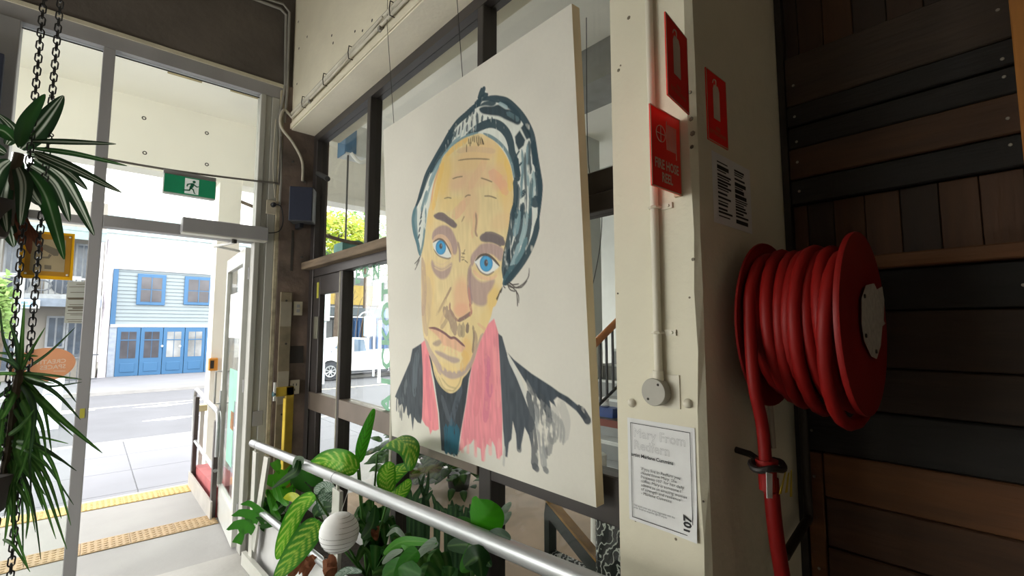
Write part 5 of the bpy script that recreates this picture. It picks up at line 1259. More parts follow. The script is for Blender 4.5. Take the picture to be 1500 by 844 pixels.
# --- pothos with round bright leaves
po = thing('pothos', (1.1, 1.5, .45), 'pothos with round bright green leaves under the portrait corner', 'plant')
leaf(po, pxs((690, 768, .98), (702, 762, .98), (716, 750, .98), (724, 736, .99)), .135, st_plain((58, 146, 16), (50, 132, 14), .05), None, prof_oval, ns=20, nc=6)
leaf(po, pxs((691, 778, 1.0), (678, 768, 1.0), (660, 766, 1.0)), .05, st_plain((50, 128, 18), (40, 110, 16), .05), None, prof_oval)
leaf(po, pxs((612, 806, .84), (596, 822, .83), (578, 850, .82)), .055, st_plain((46, 122, 18), (36, 100, 14), .1), None, prof_oval)
leaf(po, pxs((560, 846, .82), (586, 832, .82), (616, 842, .82)), .065, st_plain((40, 112, 18), (32, 92, 14), .1), None, prof_oval)
leaf(po, pxs((712, 790, .95), (730, 783, .95), (748, 790, .95)), .035, st_plain((64, 88, 66), (50, 74, 56), .05), None, prof_oval)
leaf(po, pxs((705, 800, .95), (696, 812, .94), (675, 838, .93)), .07, st_plain((46, 112, 18), (38, 94, 16), .05), None, prof_oval)
for a in ((690, 768, .98), (691, 778, 1.0), (600, 815, .84), (712, 790, .96)): stalk(po, (1.1, 1.45, .46), PX(*a), .005)
# --- upright succulent by the window
su = thing('upright_succulent', (1.26, 1.75, .46), 'upright strappy plant standing against the window under the portrait', 'plant')
for u0, v0, u1, v1, w in ((625, 742, 612, 698, .03), (622, 738, 628, 690, .03), (600, 735, 596, 702, .03), (614, 745, 634, 718, .04), (640, 750, 632, 722, .03), (660, 752, 662, 732, .03), (667, 752, 680, 740, .025), (655, 760, 640, 735, .03), (690, 758, 688, 738, .03), (607, 740, 622, 694, .035), (674, 758, 668, 738, .03), (682, 756, 694, 744, .02)):
    leaf(su, [Vector((1.27, PX(u0, v0 + 50, 1.27).y, .5)), PX(u0, v0, 1.28), PX((u0 + u1) / 2 + 1, (v0 + v1) / 2, 1.27), PX(u1, v1, 1.26)], w, st_plain((62, 92, 62), (40, 66, 46), .1), None, prof_strap, ns=10, nc=2)
for u, v in ((748, 742), (746, 756)): leaf(su, pxs((733, v + 14, 1.25), (740, v + 4, 1.24), (749, v - 6, 1.23)), .03, PG, None, prof_lance, ns=9, nc=2)
# --- dead brown leaves
dd = thing('withered_plant', (1.0, 2.55, .36), 'withered brown drooping leaves under the paper lantern', 'plant')
for p_, w in ((((462, 815, .93), (452, 828, .91), (445, 850, .9)), .06), (((475, 820, .92), (484, 835, .9), (482, 860, .9)), .07), (((455, 800, .95), (448, 818, .93), (438, 842, .92)), .05), (((484, 812, .93), (486, 830, .91), (474, 852, .9)), .05), (((553, 770, 1.0), (549, 780, 1.0), (552, 792, 1.0)), .04), (((440, 820, .94), (430, 838, .93), (420, 850, .92)), .05)):
    leaf(dd, pxs(*p_), w, st_plain((126, 78, 50), (96, 58, 40), 0), None, prof_lance, ns=9, nc=3, wave=.3, mat=m_dry)
stalk(dd, (1.02, 2.55, .36), PX(475, 815, .94), .005, c=(110, 76, 52))
# --- paper lantern hanging by the post
pc_ = on_x(497, 780, .875); rL = .083
ln = thing('paper_lantern', (pc_.x, pc_.y, pc_.z - rL), 'round white paper lantern hanging from the handrail', 'lantern')
pr_ = []
NR = 10
for i in range(NR * 4 + 1):
    a = math.pi * (.09 + .82 * i / (NR * 4)); r_ = rL * math.sin(a) * (1 + .018 * abs(math.sin(i * math.pi / 4)))
    pr_.append((-rL * math.cos(a), r_))
m_pap = M('lantern_paper', (246, 247, 248), .9, var=.03)
sh_ = MB().lathe(pc_, (0.05, 0, 1), pr_, 36).build('shade', m_pap, ln)
for i in range(1, NR):
    a = math.pi * (.09 + .82 * i / NR); z = -rL * math.cos(a); r_ = rL * math.sin(a) * 1.001
    MB().tube([pc_ + Vector((0.05 * z + r_ * math.cos(k * math.pi / 16), r_ * math.sin(k * math.pi / 16), z)) for k in range(32)], .0011, 4, closed=True).build('rib', M('lantern_rib', (150, 150, 148), .8), sh_)
tubeo('cord', [pc_ + Vector((.003, 0, rL * .95)), Vector((XR - .03, pc_.y + .01, rz(pc_.y) - .0))], .0015, m_wht, ln, 5)

# ================================================================ hanging plants on chains
YH = 2.3
ch_m = M('dark_chain_steel', (58, 58, 60), .45, metal=.5)
def link_path(Lh, Wh):
    return [(Wh * math.cos(a), 0, (Lh - Wh) * (1 if math.sin(a) >= 0 else -1) + Wh * math.sin(a)) for a in [k * math.pi / 6 + 1e-3 for k in range(12)]]
link0 = None
def chain(u, label, y):
    global link0
    q = on_y(u, 420, y); t = thing('hanging_chain', (q.x, y, .1), label, 'chain', 'chains of the hanging plants')
    z = .1; k = 0; P_ = .0232
    while z < 4.82:
        if link0 is None:
            link0 = MB().tube(link_path(.0165, .0088), .0024, 5, closed=True).build('chain_link', ch_m, t, origin=(0, 0, 0)); link0.location = (0, 0, z - .1); link0.rotation_euler = (0, 0, .3)
        else: clone(link0, t, (q.x, y, z), (0, 0, .3 + (math.pi / 2) * (k % 2)))
        z += P_; k += 1
    return q
c1 = chain(26, 'left hand steel chain of the hanging plants', YH)
c2 = chain(52, 'right hand steel chain of the hanging plants', YH + .02)
def ph(u, v, dy=0): return on_y(u, v, YH + dy)
ST = st_stripe((40, 62, 36), (30, 54, 34)); ST2 = st_stripe((46, 86, 40), (34, 70, 36), (150, 170, 140), .0, .08)
up_ = thing('hanging_dracaena', ph(2, 340), 'hanging dracaena with broad white striped leaves at upper left', 'plant')
pot = ph(0, 335)
MB().lathe(pot + Vector((-.035, 0, -.03)), (0, 0, 1), [(0, .05), (.01, .055), (.11, .07), (.115, .073), (.125, .073), (.125, .06)], 20).build('pot', M('dark_pot', (48, 40, 38), .7), up_)
UL = [((28, 215), (38, 180), (66, 138), .045), ((30, 218), (60, 185), (93, 140), .07), ((10, 212), (20, 190), (-5, 165), .04), ((45, 207), (100, 208), (170, 211), .022), ((48, 217), (110, 225), (186, 243), .022), ((50, 222), (105, 245), (178, 282), .038), ((50, 228), (90, 245), (128, 278), .04), ((50, 232), (95, 265), (138, 345), .055), ((42, 250), (68, 290), (94, 380), .055), ((40, 240), (80, 270), (102, 325), .05), ((24, 240), (35, 270), (30, 330), .05), ((8, 225), (-20, 215), (-60, 235), .05), ((5, 240), (-20, 270), (-30, 330), .06), ((14, 250), (4, 290), (10, 340), .05), ((8, 320), (14, 340), (20, 362), .045), ((32, 250), (48, 285), (60, 300), .04), ((20, 205), (0, 190), (-40, 195), .05), ((40, 225), (70, 232), (110, 262), .035), ((15, 235), (-4, 255), (-10, 300), .055), ((30, 235), (20, 270), (36, 310), .05)]
for i, (a, b, c_, w) in enumerate(UL):
    d = ((i * 7) % 5 - 2) * .03
    leaf(up_, [ph(a[0], a[1]), ph(b[0], b[1], d), ph(c_[0], c_[1], d * 2)], w, ST if i % 4 else ST2, EYEP - ph(*b) + Vector((0, 0, .6 if i % 3 else -.5)), prof_lance, ns=16, nc=6, cup=.3, seed=i)
for a, b, c_, w in (((25, 305), (32, 325), (46, 350), .04), ((18, 300), (36, 330), (44, 372), .035), ((10, 310), (24, 330), (32, 362), .04), ((32, 320), (50, 345), (62, 369), .025)):
    leaf(up_, [ph(*a), ph(*b, .03), ph(*c_, .05)], w, st_plain((112, 68, 48), (80, 50, 40), 0), None, prof_lance, ns=10, nc=3, wave=.25, mat=m_dry)
tubeo('stem', [ph(12, 330), ph(16, 280), ph(28, 225)], .014, M('stem_brown', (70, 60, 44), .8), up_, 8, n=4)
lo_ = thing('hanging_spider_plant', ph(5, 640), 'hanging plant with long thin arching leaves at lower left', 'plant')
MB().lathe(ph(-4, 720) + Vector((-.03, 0, -.06)), (0, 0, 1), [(0, .05), (.01, .055), (.10, .072), (.115, .074), (.115, .06)], 20).build('pot', MATS['dark_pot'], lo_)
rs = random.Random(8)
SP = st_plain((60, 104, 42), (40, 76, 34), .25); SQ = st_plain((44, 70, 44), (30, 50, 34), .1)
heads = [(30, 545), (10, 655)]
LL = [((28, 545), (26, 510), (14, 470)), ((30, 545), (32, 500), (36, 440)), ((30, 545), (45, 515), (66, 480)), ((30, 545), (70, 518), (110, 480)), ((28, 520), (10, 518), (-10, 516)), ((28, 522), (40, 521), (56, 522)), ((30, 545), (15, 530), (-20, 520)), ((32, 546), (75, 550), (120, 556)), ((32, 548), (60, 558), (80, 562)), ((32, 550), (80, 575), (118, 615)), ((34, 555), (62, 590), (76, 665)), ((34, 560), (85, 610), (150, 664)), ((30, 560), (50, 600), (42, 680)), ((28, 565), (35, 620), (20, 700)), ((26, 565), (10, 600), (-20, 650)), ((26, 560), (0, 580), (-30, 600)), ((20, 580), (5, 610), (2, 680)), ((36, 575), (60, 620), (68, 670)),
      ((12, 650), (60, 672), (108, 740)), ((14, 655), (55, 690), (98, 805)), ((12, 660), (50, 700), (82, 790)), ((12, 655), (30, 690), (34, 830)), ((10, 660), (20, 720), (18, 800)), ((14, 650), (40, 660), (76, 690)), ((10, 645), (60, 655), (112, 690)), ((8, 690), (14, 730), (6, 800)), ((10, 700), (24, 780), (42, 835)), ((4, 660), (-10, 700), (-20, 780)), ((12, 690), (40, 740), (38, 790)), ((10, 640), (30, 625), (50, 600)), ((8, 655), (50, 668), (72, 700)), ((4, 790), (20, 800), (44, 838)), ((6, 600), (0, 640), (-8, 700)), ((22, 570), (40, 640), (46, 730)), ((18, 600), (25, 660), (6, 760)), ((0, 560), (-14, 600), (-20, 660)), ((34, 556), (70, 566), (120, 560)), ((14, 652), (70, 668), (104, 770)), ((12, 648), (64, 690), (90, 760)), ((10, 655), (44, 720), (60, 820)), ((12, 650), (50, 640), (100, 650)), ((12, 648), (46, 650), (90, 676)), ((30, 548), (84, 560), (112, 590)), ((30, 552), (66, 600), (108, 640)), ((8, 660), (36, 700), (52, 780)), ((26, 545), (6, 500), (0, 450)), ((28, 548), (-4, 548), (-24, 560))]
for i, (a, b, c_) in enumerate(LL):
    d = rs.uniform(-.1, .1); w = rs.uniform(.007, .014) * (1.5 if c_[1] > 640 and a[1] < 600 and i < 18 else 1)
    leaf(lo_, [ph(*a), ph(*b, d), ph(*c_, d * 1.6)], w, SP if i % 3 else SQ, None, prof_strap, ns=14, nc=2, cup=.3, seed=i)
for k in range(26):
    a = (20 + rs.uniform(-12, 14), 575 + rs.uniform(-10, 50)); d = rs.uniform(-.08, .08)
    leaf(lo_, [ph(*a), ph(a[0] + rs.uniform(-18, 26), a[1] + rs.uniform(30, 60), d), ph(a[0] + rs.uniform(-26, 36), a[1] + rs.uniform(80, 140), d)], rs.uniform(.014, .022), st_plain((70, 118, 44), (34, 70, 36), .2), None, prof_strap, ns=12, nc=2, cup=.3, seed=k)
tubeo('stem', [ph(0, 720), ph(14, 650), ph(26, 560), ph(29, 540)], .012, MATS['stem_brown'], lo_, 8, n=4)
# ================================================================ street outside
YF = 27.5
m_wb = M('pale_blue_weatherboard', (124, 136, 142), .7, var=.04, scale=1)
m_blu = M('bright_blue_paint', (44, 92, 132), .5, var=.05, scale=1)
m_pane = M('dark_window_pane', (78, 78, 84), .15, var=.25, scale=1.6)
m_ivory = M('pale_render', (134, 129, 124), .85, var=.04, scale=.6)
m_wht2 = M('white_painted_wall', (164, 166, 170), .8, var=.03, scale=.6)
def fy(u, v, Y=YF): return on_y(u, v, Y)
bh = thing('weatherboard_house', (2.7, YF, -.4), 'pale blue weatherboard house with bright blue shopfront across the street', 'house')
x0 = fy(162, 470).x; x1 = 5.6; zt = fy(163, 391).z; zs = fy(165, 475).z
boxo('wall', (x0, YF + .05, -.4), (x1, YF + 6, zt), m_wht2, bh)
nb = 15; hh = (zt - zs) / nb
bd0 = None
for k in range(nb):
    z = zs + k * hh
    m_ = MB().prism([(x0, YF + .05, z), (x0, YF - .03, z), (x0, YF + .01, z + hh + .01), (x0, YF + .05, z + hh + .01)], (x1 - x0, 0, 0)).build('weatherboard', m_wb, bh) if bd0 is None else clone(bd0, bh, (ORG[bd0.name].x, ORG[bd0.name].y, z))
    if bd0 is None: bd0 = m_
boxo('fascia', (x0 - .05, YF - .08, zt - .08), (x1, YF + .05, zt + .06), m_wht2, bh); boxo('corner_trim', (x0 - .02, YF - .07, zs - .05), (x0 + .16, YF + .03, zt - .08), m_blu, bh)
boxo('shopfront_lintel', (x0, YF - .1, zs - .14), (x1, YF + .05, zs), m_wht2, bh)
boxo('shop_pier', (x0 - .02, YF - .06, -.4), (fy(170, 500).x, YF + .05, zs - .1), M('pale_blue_render', (146, 156, 170), .8), bh)
for u0, u1 in ((202, 241), (271, 310)):
    a, b = fy(u0, 402), fy(u1, 447)
    za, zb2 = fy((u0 + u1) / 2, 402 if u0 < 250 else 406).z, fy((u0 + u1) / 2, 447).z
    w = boxo('window', (a.x, YF - .09, zb2), (b.x, YF + .02, za), m_blu, bh, .01)
    iw = (b.x - a.x); ih = za - zb2
    for i in range(2):
        for j in range(2):
            boxo('pane', (a.x + iw * (.14 + .37 * i), YF - .1, zb2 + ih * (.1 + .41 * j)), (a.x + iw * (.49 + .37 * i), YF - .085, zb2 + ih * (.48 + .41 * j)), m_pane, w)
    for i in (.5,): boxo('glazing_bar', (a.x + iw * .485, YF - .12, zb2 + ih * .08), (a.x + iw * .515, YF - .09, za - ih * .08), m_blu, w)
xs0, xs1 = fy(170, 500).x, x1; zg = zs - .12; zbt = -.4
sw = (fy(300, 500).x - xs0) / 4
for k in range(5):
    a = xs0 + k * sw; dl = boxo('shop_door', (a + .01, YF - .1, zbt), (a + sw - .01, YF + .0, zg), m_blu, bh, .01)
    hH = zg - zbt
    for i in range(2):
        for (f0, f1) in ((.36, .72), (.74, .9)):
            boxo('pane', (a + sw * (.18 + .34 * i), YF - .11, zbt + hH * f0), (a + sw * (.49 + .34 * i), YF - .095, zbt + hH * f1), m_pane if k < 2 else M('bright_pane', (150, 154, 156), .12, var=.3, scale=1.2), dl)
    boxo('raised_panel', (a + sw * .2, YF - .125, zbt + hH * .08), (a + sw * .82, YF - .1, zbt + hH * .26), m_blu, dl, .012)
    boxo('glazing_bar', (a + sw * .16, YF - .125, zbt + hH * .72), (a + sw * .86, YF - .1, zbt + hH * .74), m_blu, dl)
for u in (237, 263):
    q = fy(u, 507); MB().lathe((q.x, YF - .12, q.z), (0, -1, 0), [(0, .05), (.05, .04)], 10).build('knob', m_wht, bh)
MB().tube([(x0 - .18, YF - .1, -.4), (x0 - .18, YF - .1, zt + 1.2)], .14, 12).build('drain_pipe', M('pale_lilac_pipe', (214, 208, 216), .7), bh)
# terrace house with balcony to the left
th = thing('terrace_house', (-3.5, YF, -.4), 'pale terrace house with lace balcony across the street', 'house')
xa, xb = -9.0, x0 - .35
boxo('wall', (xa, YF + .6, -.4), (xb, YF + 7, 7.4), m_ivory, th)
zbal = fy(60, 432).z; zrail = fy(60, 408).z; zaw = fy(60, 350).z
boxo('balcony_floor', (xa, YF - .9, zbal - .18), (xb, YF + .6, zbal), M('balcony_edge', (140,144,150), .8), th); boxo('balcony_beam', (xa, YF - .92, zbal - .5), (xb, YF - .8, zbal - .18), M('grey_blue_beam', (112,122,138), .8), th)
boxo('verandah_roof', (xa, YF - 1.0, zaw + .35), (xb, YF + .6, zaw + .5), M('verandah_roof', (134,152,156), .7), th); boxo('verandah_fringe', (xa, YF - .98, zaw + .0), (xb, YF - .93, zaw + .35), M('verandah_fringe', (134,152,156), .7), th)
m_lace = M('iron_lace', (84,88,96), .6)
boxo('hand_rail', (xa, YF - .92, zrail - .05), (xb, YF - .84, zrail + .02), m_wht2, th)
bl0 = None
for k in range(46):
    x = xa + .1 + k * .2
    if x > xb - .05: break
    if bl0 is None: bl0 = boxo('baluster', (x - .02, YF - .9, zbal), (x + .02, YF - .86, zrail - .05), m_lace, th)
    else: clone(bl0, th, (x, ORG[bl0.name].y, zbal))
for k in range(9):
    x = xa + .5 + k * 1.0
    if x < xb: MB().tube([(x + .28 * math.cos(a * .6283), YF - .88, (zbal + zrail) / 2 + .2 * math.sin(a * .6283)) for a in range(10)], .03, 5, closed=True).build('lace_scroll', m_lace, th)
for x in (xb - .12, xb - 2.4, xb - 4.9): boxo('verandah_post', (x - .07, YF - .93, -.4), (x + .07, YF - .8, zaw + .4), m_wht2, th, .01)
m_win2 = M('blue_grey_window', (78,88,104), .2, var=.25, scale=2)
def twin(u0, v0, u1, v1, door_=False):
    a, b = on_y(u0, v0, YF + .6), on_y(u1, v1, YF + .6)
    w = boxo('window', (a.x, YF + .5, b.z), (b.x, YF + .62, a.z), M('window_frame_pale', (140,144,152), .7), th)
    boxo('pane', (a.x + .08, YF + .48, b.z + .08), ((a.x + b.x) / 2 - .03, YF + .5, a.z - .08), m_win2, w); boxo('pane', ((a.x + b.x) / 2 + .03, YF + .48, b.z + .08), (b.x - .08, YF + .5, a.z - .08), m_win2, w)
twin(8, 355, 26, 420); twin(112, 357, 131, 410); twin(0, 463, 28, 545); twin(69, 463, 94, 510); twin(98, 470, 120, 525); twin(40, 360, 95, 405)
fz = thing('front_fence', (-1, YF - 2.2, -.4), 'low iron fence in front of the terrace house', 'fence')
for k in range(12):
    x = xb - 2.4 + k * .2; boxo('picket', (x - .015, YF - 2.2, -.4), (x + .015, YF - 2.17, .75), m_lace, fz)
boxo('rail', (xb - 2.5, YF - 2.22, .65), (xb, YF - 2.16, .7), m_lace, fz); boxo('rail', (xb - 2.5, YF - 2.22, -.3), (xb, YF - 2.16, -.25), m_lace, fz)
for u, lb in ((25, 'round fan air conditioner at the left of the lace balcony'), (92, 'round fan air conditioner at the right of the lace balcony')):
    q = on_y(u, 419, YF - .5); ac = thing('air_conditioner', (q.x, YF - .5, zbal), lb, 'air conditioner', 'balcony air conditioners')
    boxo('case', (q.x - .55, YF - .55, zbal), (q.x + .55, YF - .15, zbal + .8), m_wht2, ac, .02); MB().lathe((q.x, YF - .55, zbal + .4), (0, -1, 0), [(0, .36), (.03, .36), (.04, .3), (.02, .06)], 18).build('fan_grille', M('fan_dark', (78, 86, 100), .6), ac)
a, b = on_y(15, 438, YF - .96), on_y(58, 452, YF - .96)
sg = tag(boxo('shop_sign', (a.x, YF - 1.02, b.z), (b.x, YF - .96, a.z), M('sign_white', (220, 228, 232), .6), None, .01), 'white and blue sign board under the terrace balcony', 'sign')
for i, (f0, f1, zf) in enumerate(((.22, .32, .62), (.36, .46, .62), (.5, .6, .62), (.68, .76, .62), (.8, .88, .62), (.4, .46, .25), (.5, .75, .25))):
    boxo('lettering_mark', (a.x + (b.x - a.x) * f0, YF - 1.03, b.z + (a.z - b.z) * (zf - .14)), (a.x + (b.x - a.x) * f1, YF - 1.02, b.z + (a.z - b.z) * (zf + .14)), M('sign_blue', (120, 150, 180), .6), sg)
# buildings further behind
bk = thing('white_block', (8, 40, -.4), 'large pale building with light blue roof rising behind the blue house', 'building')
q0, q1 = on_y(150, 318, 40), on_y(330, 305, 40)
boxo('wall', (q0.x - 3, 40, -.4), (q1.x + 6, 50, q0.z - 1.0), M('very_pale_wall', (236, 238, 240), .8), bk); boxo('roof_band', (q0.x - 2.5, 39.6, q0.z - 1.0), (q1.x + 2, 50, q0.z + .6), M('light_blue_roof', (186, 214, 224), .6), bk)
boxo('chimney', (q0.x - 2, 41, q0.z + .6), (q0.x - .8, 42, q0.z + 3.2), MATS['very_pale_wall'], bk)
# right-hand side seen through the long window
yb2 = thing('yellow_building', (14, 31, -.4), 'yellow and white building with dark awning seen through the window', 'building')
Y2 = 30.0
def pr2(u0, v0, u1, v1, name, mt, par, d0=0.0, d1=.1, Y=Y2):
    a, b = on_y(u0, v0, Y), on_y(u1, v1, Y)
    return boxo(name, (a.x, Y + d0, b.z), (b.x, Y + d1, a.z), mt, par)
pr2(440, 400, 620, 560, 'wall', M('grey_shop_wall', (112,116,122), .8), yb2, .1, 2)
pr2(470, 415, 556, 448, 'parapet', M('yellow_wall', (176,152,84), .8), yb2, .0, 2); pr2(546, 413, 556, 448, 'white_pier', m_wht2, yb2, -.1, 0); pr2(455, 448, 556, 452, 'white_band', m_wht2, yb2, -.15, 0)
pr2(455, 452, 516, 464, 'awning', M('awning_grey', (72,82,90), .7), yb2, -2.5, .1); pr2(455, 464, 520, 467, 'awning_edge', m_wht2, yb2, -2.6, -2.4)
for k in range(4): pr2(462 + k * 13, 468, 473 + k * 13, 500, 'shop_window', M('dark_shop_glass', (70, 78, 86), .15, var=.3, scale=1), yb2, -.05, .1)
pr2(515, 462, 565, 535, 'blue_shutter', M('blue_hoarding', (40,84,134), .6, var=.15, scale=1.5), yb2, -.3, -.2)
for k in range(9): pr2(516 + k * 5.4, 470, 517 + k * 5.4, 532, 'hoarding_rib', M('blue_rib', (48,94,146), .6), yb2, -.4, -.3)
pr2(515, 452, 566, 466, 'blue_sign_band', M('pale_teal_band', (90,124,140), .7), yb2, -.5, -.3)
bs = thing('billboard_house', (12.5, 34, -.4), 'grey weatherboard house front below the trees', 'house')
pr2(455, 372, 502, 402, 'wall', m_wht2, bs, 0, 3, 33); pr2(455, 366, 505, 373, 'roof', M('grey_roof', (160, 166, 168), .7), bs, -.5, 3, 33); pr2(478, 384, 492, 392, 'window', m_win2, bs, -.05, 0, 33)
boxo('base', (on_y(455, 402, 33).x, 33, -.4), (on_y(502, 402, 33).x, 36, on_y(480, 402, 33).z), M('yellow_wall', (176,152,84), .8), bs)
# signs and poles
def pole(u, vt, vb, Y, r, label, col=(196, 206, 214)):
    q = on_y(u, vt, Y); t = thing('street_pole', (q.x, Y, -.4), label, 'pole', 'street poles')
    tubeo('shaft', [(q.x, Y, -.4), (q.x, Y, q.z)], r, M('pole_%d' % col[0], col, .5), t, 10); return t, q
t, q = pole(549, 462, 540, 20, .05, 'pale street pole carrying a blue and white parking sign')
a, b = on_y(533, 464, 19.9), on_y(547, 492, 19.9); sgn = boxo('sign_plate', (a.x, 19.86, b.z), (b.x, 19.9, a.z), M('pale_blue_sign', (150, 196, 226), .5), t, .01)
boxo('sign_mark', ((a.x + b.x) / 2 - .04, 19.85, (a.z + b.z) / 2 + .0), ((a.x + b.x) / 2 + .04, 19.86, (a.z + b.z) / 2 + .2), m_wht2, sgn)
boxo('sign_support', ((a.x + b.x) / 2 - .05, 19.9, b.z - 1.1), ((a.x + b.x) / 2 + .05, 19.95, b.z), m_wht2, t)
MB().tube(catmull([(q.x, 20, q.z - .1), (q.x - .2, 20, q.z + .12), (q.x - .55, 20, q.z + .1), (q.x - .75, 20, q.z - .1)], 5), .03, 8).build('curved_arm', MATS['pole_196'], t)
t, q = pole(477, 400, 560, 18.5, .09, 'tall white street pole near the white car'); boxo('meter_box', (q.x - .3, 18.3, 2.0), (q.x + .15, 18.45, 3.3), M('meter_grey', (200, 212, 214), .6), t, .02)
t, q = pole(473, 340, 560, 24, .12, 'far pale street pole under the yellow green tree')
t, q = pole(557, 470, 540, 17.5, .06, 'slim white street pole in front of the blue hoarding', (224, 228, 230))
# white sandwich board
a, b = on_z(50, 632, -.5), on_z(84, 632, -.5); yb_ = a.y
ab = thing('sandwich_board', ((a.x + b.x) / 2, yb_, -.5), 'white sandwich board standing at the road edge below the orange sticker', 'sandwich board')
zt_ = on_y(70, 556, yb_).z
m_ab = M('sandwich_white', (206, 214, 226), .5)
for s_ in (0, 1): MB().prism([(a.x, yb_ + s_ * .5, -.5), (b.x, yb_ + s_ * .5, -.5), (b.x + .04, yb_ + .25, zt_), (a.x + .1, yb_ + .25, zt_)], (0, .03, 0)).build('panel', m_ab, ab)
MB().tube([((a.x + b.x) / 2 - .02 + .1 * math.cos(k * .52), yb_ + .16 - .005, zt_ - .42 + .1 * math.sin(k * .52)) for k in range(12)], .012, 5, closed=True).build('printed_ring', M('pale_ring', (186, 196, 206), .5), ab)
# white utility car
def ute():
    gx = on_z(482, 558, -.5); t = thing('utility_car', (gx.x + 1.5, gx.y, -.5), 'white utility car parked across the road', 'car')
    X0, Y0, Z0 = gx.x, gx.y, -.5
    wp = M('white_car_paint', (236, 240, 244), .25, var=.02); wg = M('car_glass', (104, 126, 150), .1, var=.2, scale=1.5); tyre = M('tyre', (58, 62, 70), .8)
    R = .40; hub = Z0 + R; W_ = 1.85
    def px(x, z): return (X0 + x, Y0 - .1, Z0 + z)
    arch = [(R * 1.18 * math.cos(a), R + R * 1.18 * math.sin(a)) for a in [math.pi - k * math.pi / 10 for k in range(11)]]
    body = [(-.95, .45), (-.55, .42)] + arch + [(.6, .38), (2.65, .38)] + [(x + 3.2, z) for x, z in arch] + [(3.8, .5), (4.3, .6), (4.3, 1.22), (1.85, 1.18), (1.75, 1.22), (-.2, 1.14), (-.85, 1.0), (-.98, .75)]
    MB().prism([px(x, z) for x, z in body], (0, W_, 0)).build('body', wp, t)
    cab = [(-.2, 1.14), (.45, 1.78), (.9, 1.84), (1.6, 1.8), (1.75, 1.2)]
    MB().prism([(X0 + x, Y0 - .02, Z0 + z) for x, z in cab], (0, W_ - .16, 0)).build('cabin', wp, t)
    MB().prism([(X0 + x, Y0 - .04, Z0 + z) for x, z in [(.0, 1.2), (.5, 1.7), (.95, 1.75), (.95, 1.2)]], (0, .03, 0)).build('side_window', wg, t)
    MB().prism([(X0 + x, Y0 - .04, Z0 + z) for x, z in [(1.05, 1.2), (1.05, 1.75), (1.5, 1.72), (1.62, 1.22)]], (0, .03, 0)).build('side_window', wg, t)
    boxo('tray_side', (X0 + 1.9, Y0 - .12, Z0 + 1.0), (X0 + 4.28, Y0 - .09, Z0 + 1.22), wp, t, .01)
    for xw in (0, 3.2):
        for yy in (-.12, W_ - .32):
            w = MB().lathe((X0 + xw, Y0 + yy + .22, hub), (0, -1, 0), [(0, R * .7), (.02, R * .96), (.06, R), (.17, R), (.21, R * .95), (.22, R * .62)], 28).build('wheel', tyre, t)
            if yy < 0:
                r_ = MB().lathe((X0 + xw, Y0 + yy - .002, hub), (0, -1, 0), [(0, R * .62), (.012, R * .6), (.004, R * .5)], 24).build('rim', M('alloy', (196, 200, 204), .3, metal=.5), w)
                for k in range(8):
                    a = k * math.pi / 4; c = Vector((math.cos(a), 0, math.sin(a))); s_ = Vector((-math.sin(a), 0, math.cos(a)))
                    o_ = Vector((X0 + xw, Y0 + yy - .02, hub))
                    MB().prism([o_ + c * R * .2 - s_ * .012, o_ + c * R * .5 - s_ * .05, o_ + c * R * .5 + s_ * .05, o_ + c * R * .2 + s_ * .012], (0, -.006, 0)).build('spoke_gap', tyre, w)
    boxo('bumper', (X0 - 1.02, Y0 - .1, Z0 + .42), (X0 - .6, Y0 + W_ - .1, Z0 + .7), M('car_bumper', (190, 194, 198), .5), t, .04)
    MB().prism([(X0 + x, Y0 - .13, Z0 + z) for x, z in [(-.95, .78), (-.7, .78), (-.62, .95), (-.85, .95)]], (0, .05, 0)).build('headlamp', wg, t)
    boxo('mirror', (X0 + .05, Y0 - .26, Z0 + 1.2), (X0 + .2, Y0 - .08, Z0 + 1.36), wp, t, .02)
    boxo('side_step', (X0 + .6, Y0 - .16, Z0 + .3), (X0 + 2.6, Y0 - .04, Z0 + .36), tyre, t)
    return t
ute()
# trees
def tree(c, rx, ry, rz_, n, cols, label, tr_=True, seed=1):
    rd = random.Random(seed); c = Vector(c); t = thing('street_tree', (c.x, c.y, -.4), label, 'tree', 'street trees')
    m_ = MB(); cs = []
    cl = [(rd.uniform(-1, 1), rd.uniform(-1, 1), rd.uniform(-1, 1)) for _ in range(16)]
    for k in range(n):
        q = cl[k % 16]; v = Vector((q[0] * rx * .75 + rd.gauss(0, .2) * rx, q[1] * ry * .75 + rd.gauss(0, .2) * ry, q[2] * rz_ * .75 + rd.gauss(0, .2) * rz_))
        p = c + v; s_ = rd.uniform(.08, .2); d1 = Vector((rd.gauss(0, 1), rd.gauss(0, 1), rd.gauss(0, .6))).normalized(); d2 = d1.orthogonal().normalized()
        m_.add([p - d1 * s_, p + d2 * s_ * .5, p + d1 * s_, p - d2 * s_ * .5], [(0, 1, 2, 3)]); col = L3(cols[rd.randrange(len(cols))]); cs += [col] * 4
    m_.c = cs; f = m_.build('foliage', m_leaf, t, smooth=False); f['kind'] = 'stuff'
    if tr_:
        mt = M('bark', (96, 84, 74), .9, var=.2)
        tubeo('trunk', [(c.x, c.y, -.4), (c.x + .1, c.y, c.z * .5), (c.x, c.y, c.z)], .16, mt, t, 8, n=3, r2=.08)
        for k in range(7):
            q = cl[k]; tubeo('branch', [(c.x, c.y, c.z - rz_ * .6), c + Vector((q[0] * rx * .4, q[1] * ry * .4, q[2] * rz_ * .3)), c + Vector((q[0] * rx * .9, q[1] * ry * .9, q[2] * rz_ * .9))], .05, mt, t, 5, n=3, r2=.015)
    return t
q = on_y(495, 338, 25); tree(q, 2.2, 1.6, 1.3, 2600, ((176, 190, 60), (206, 206, 84), (140, 170, 60), (196, 200, 110)), 'yellow green street tree above the white car', True, 2)
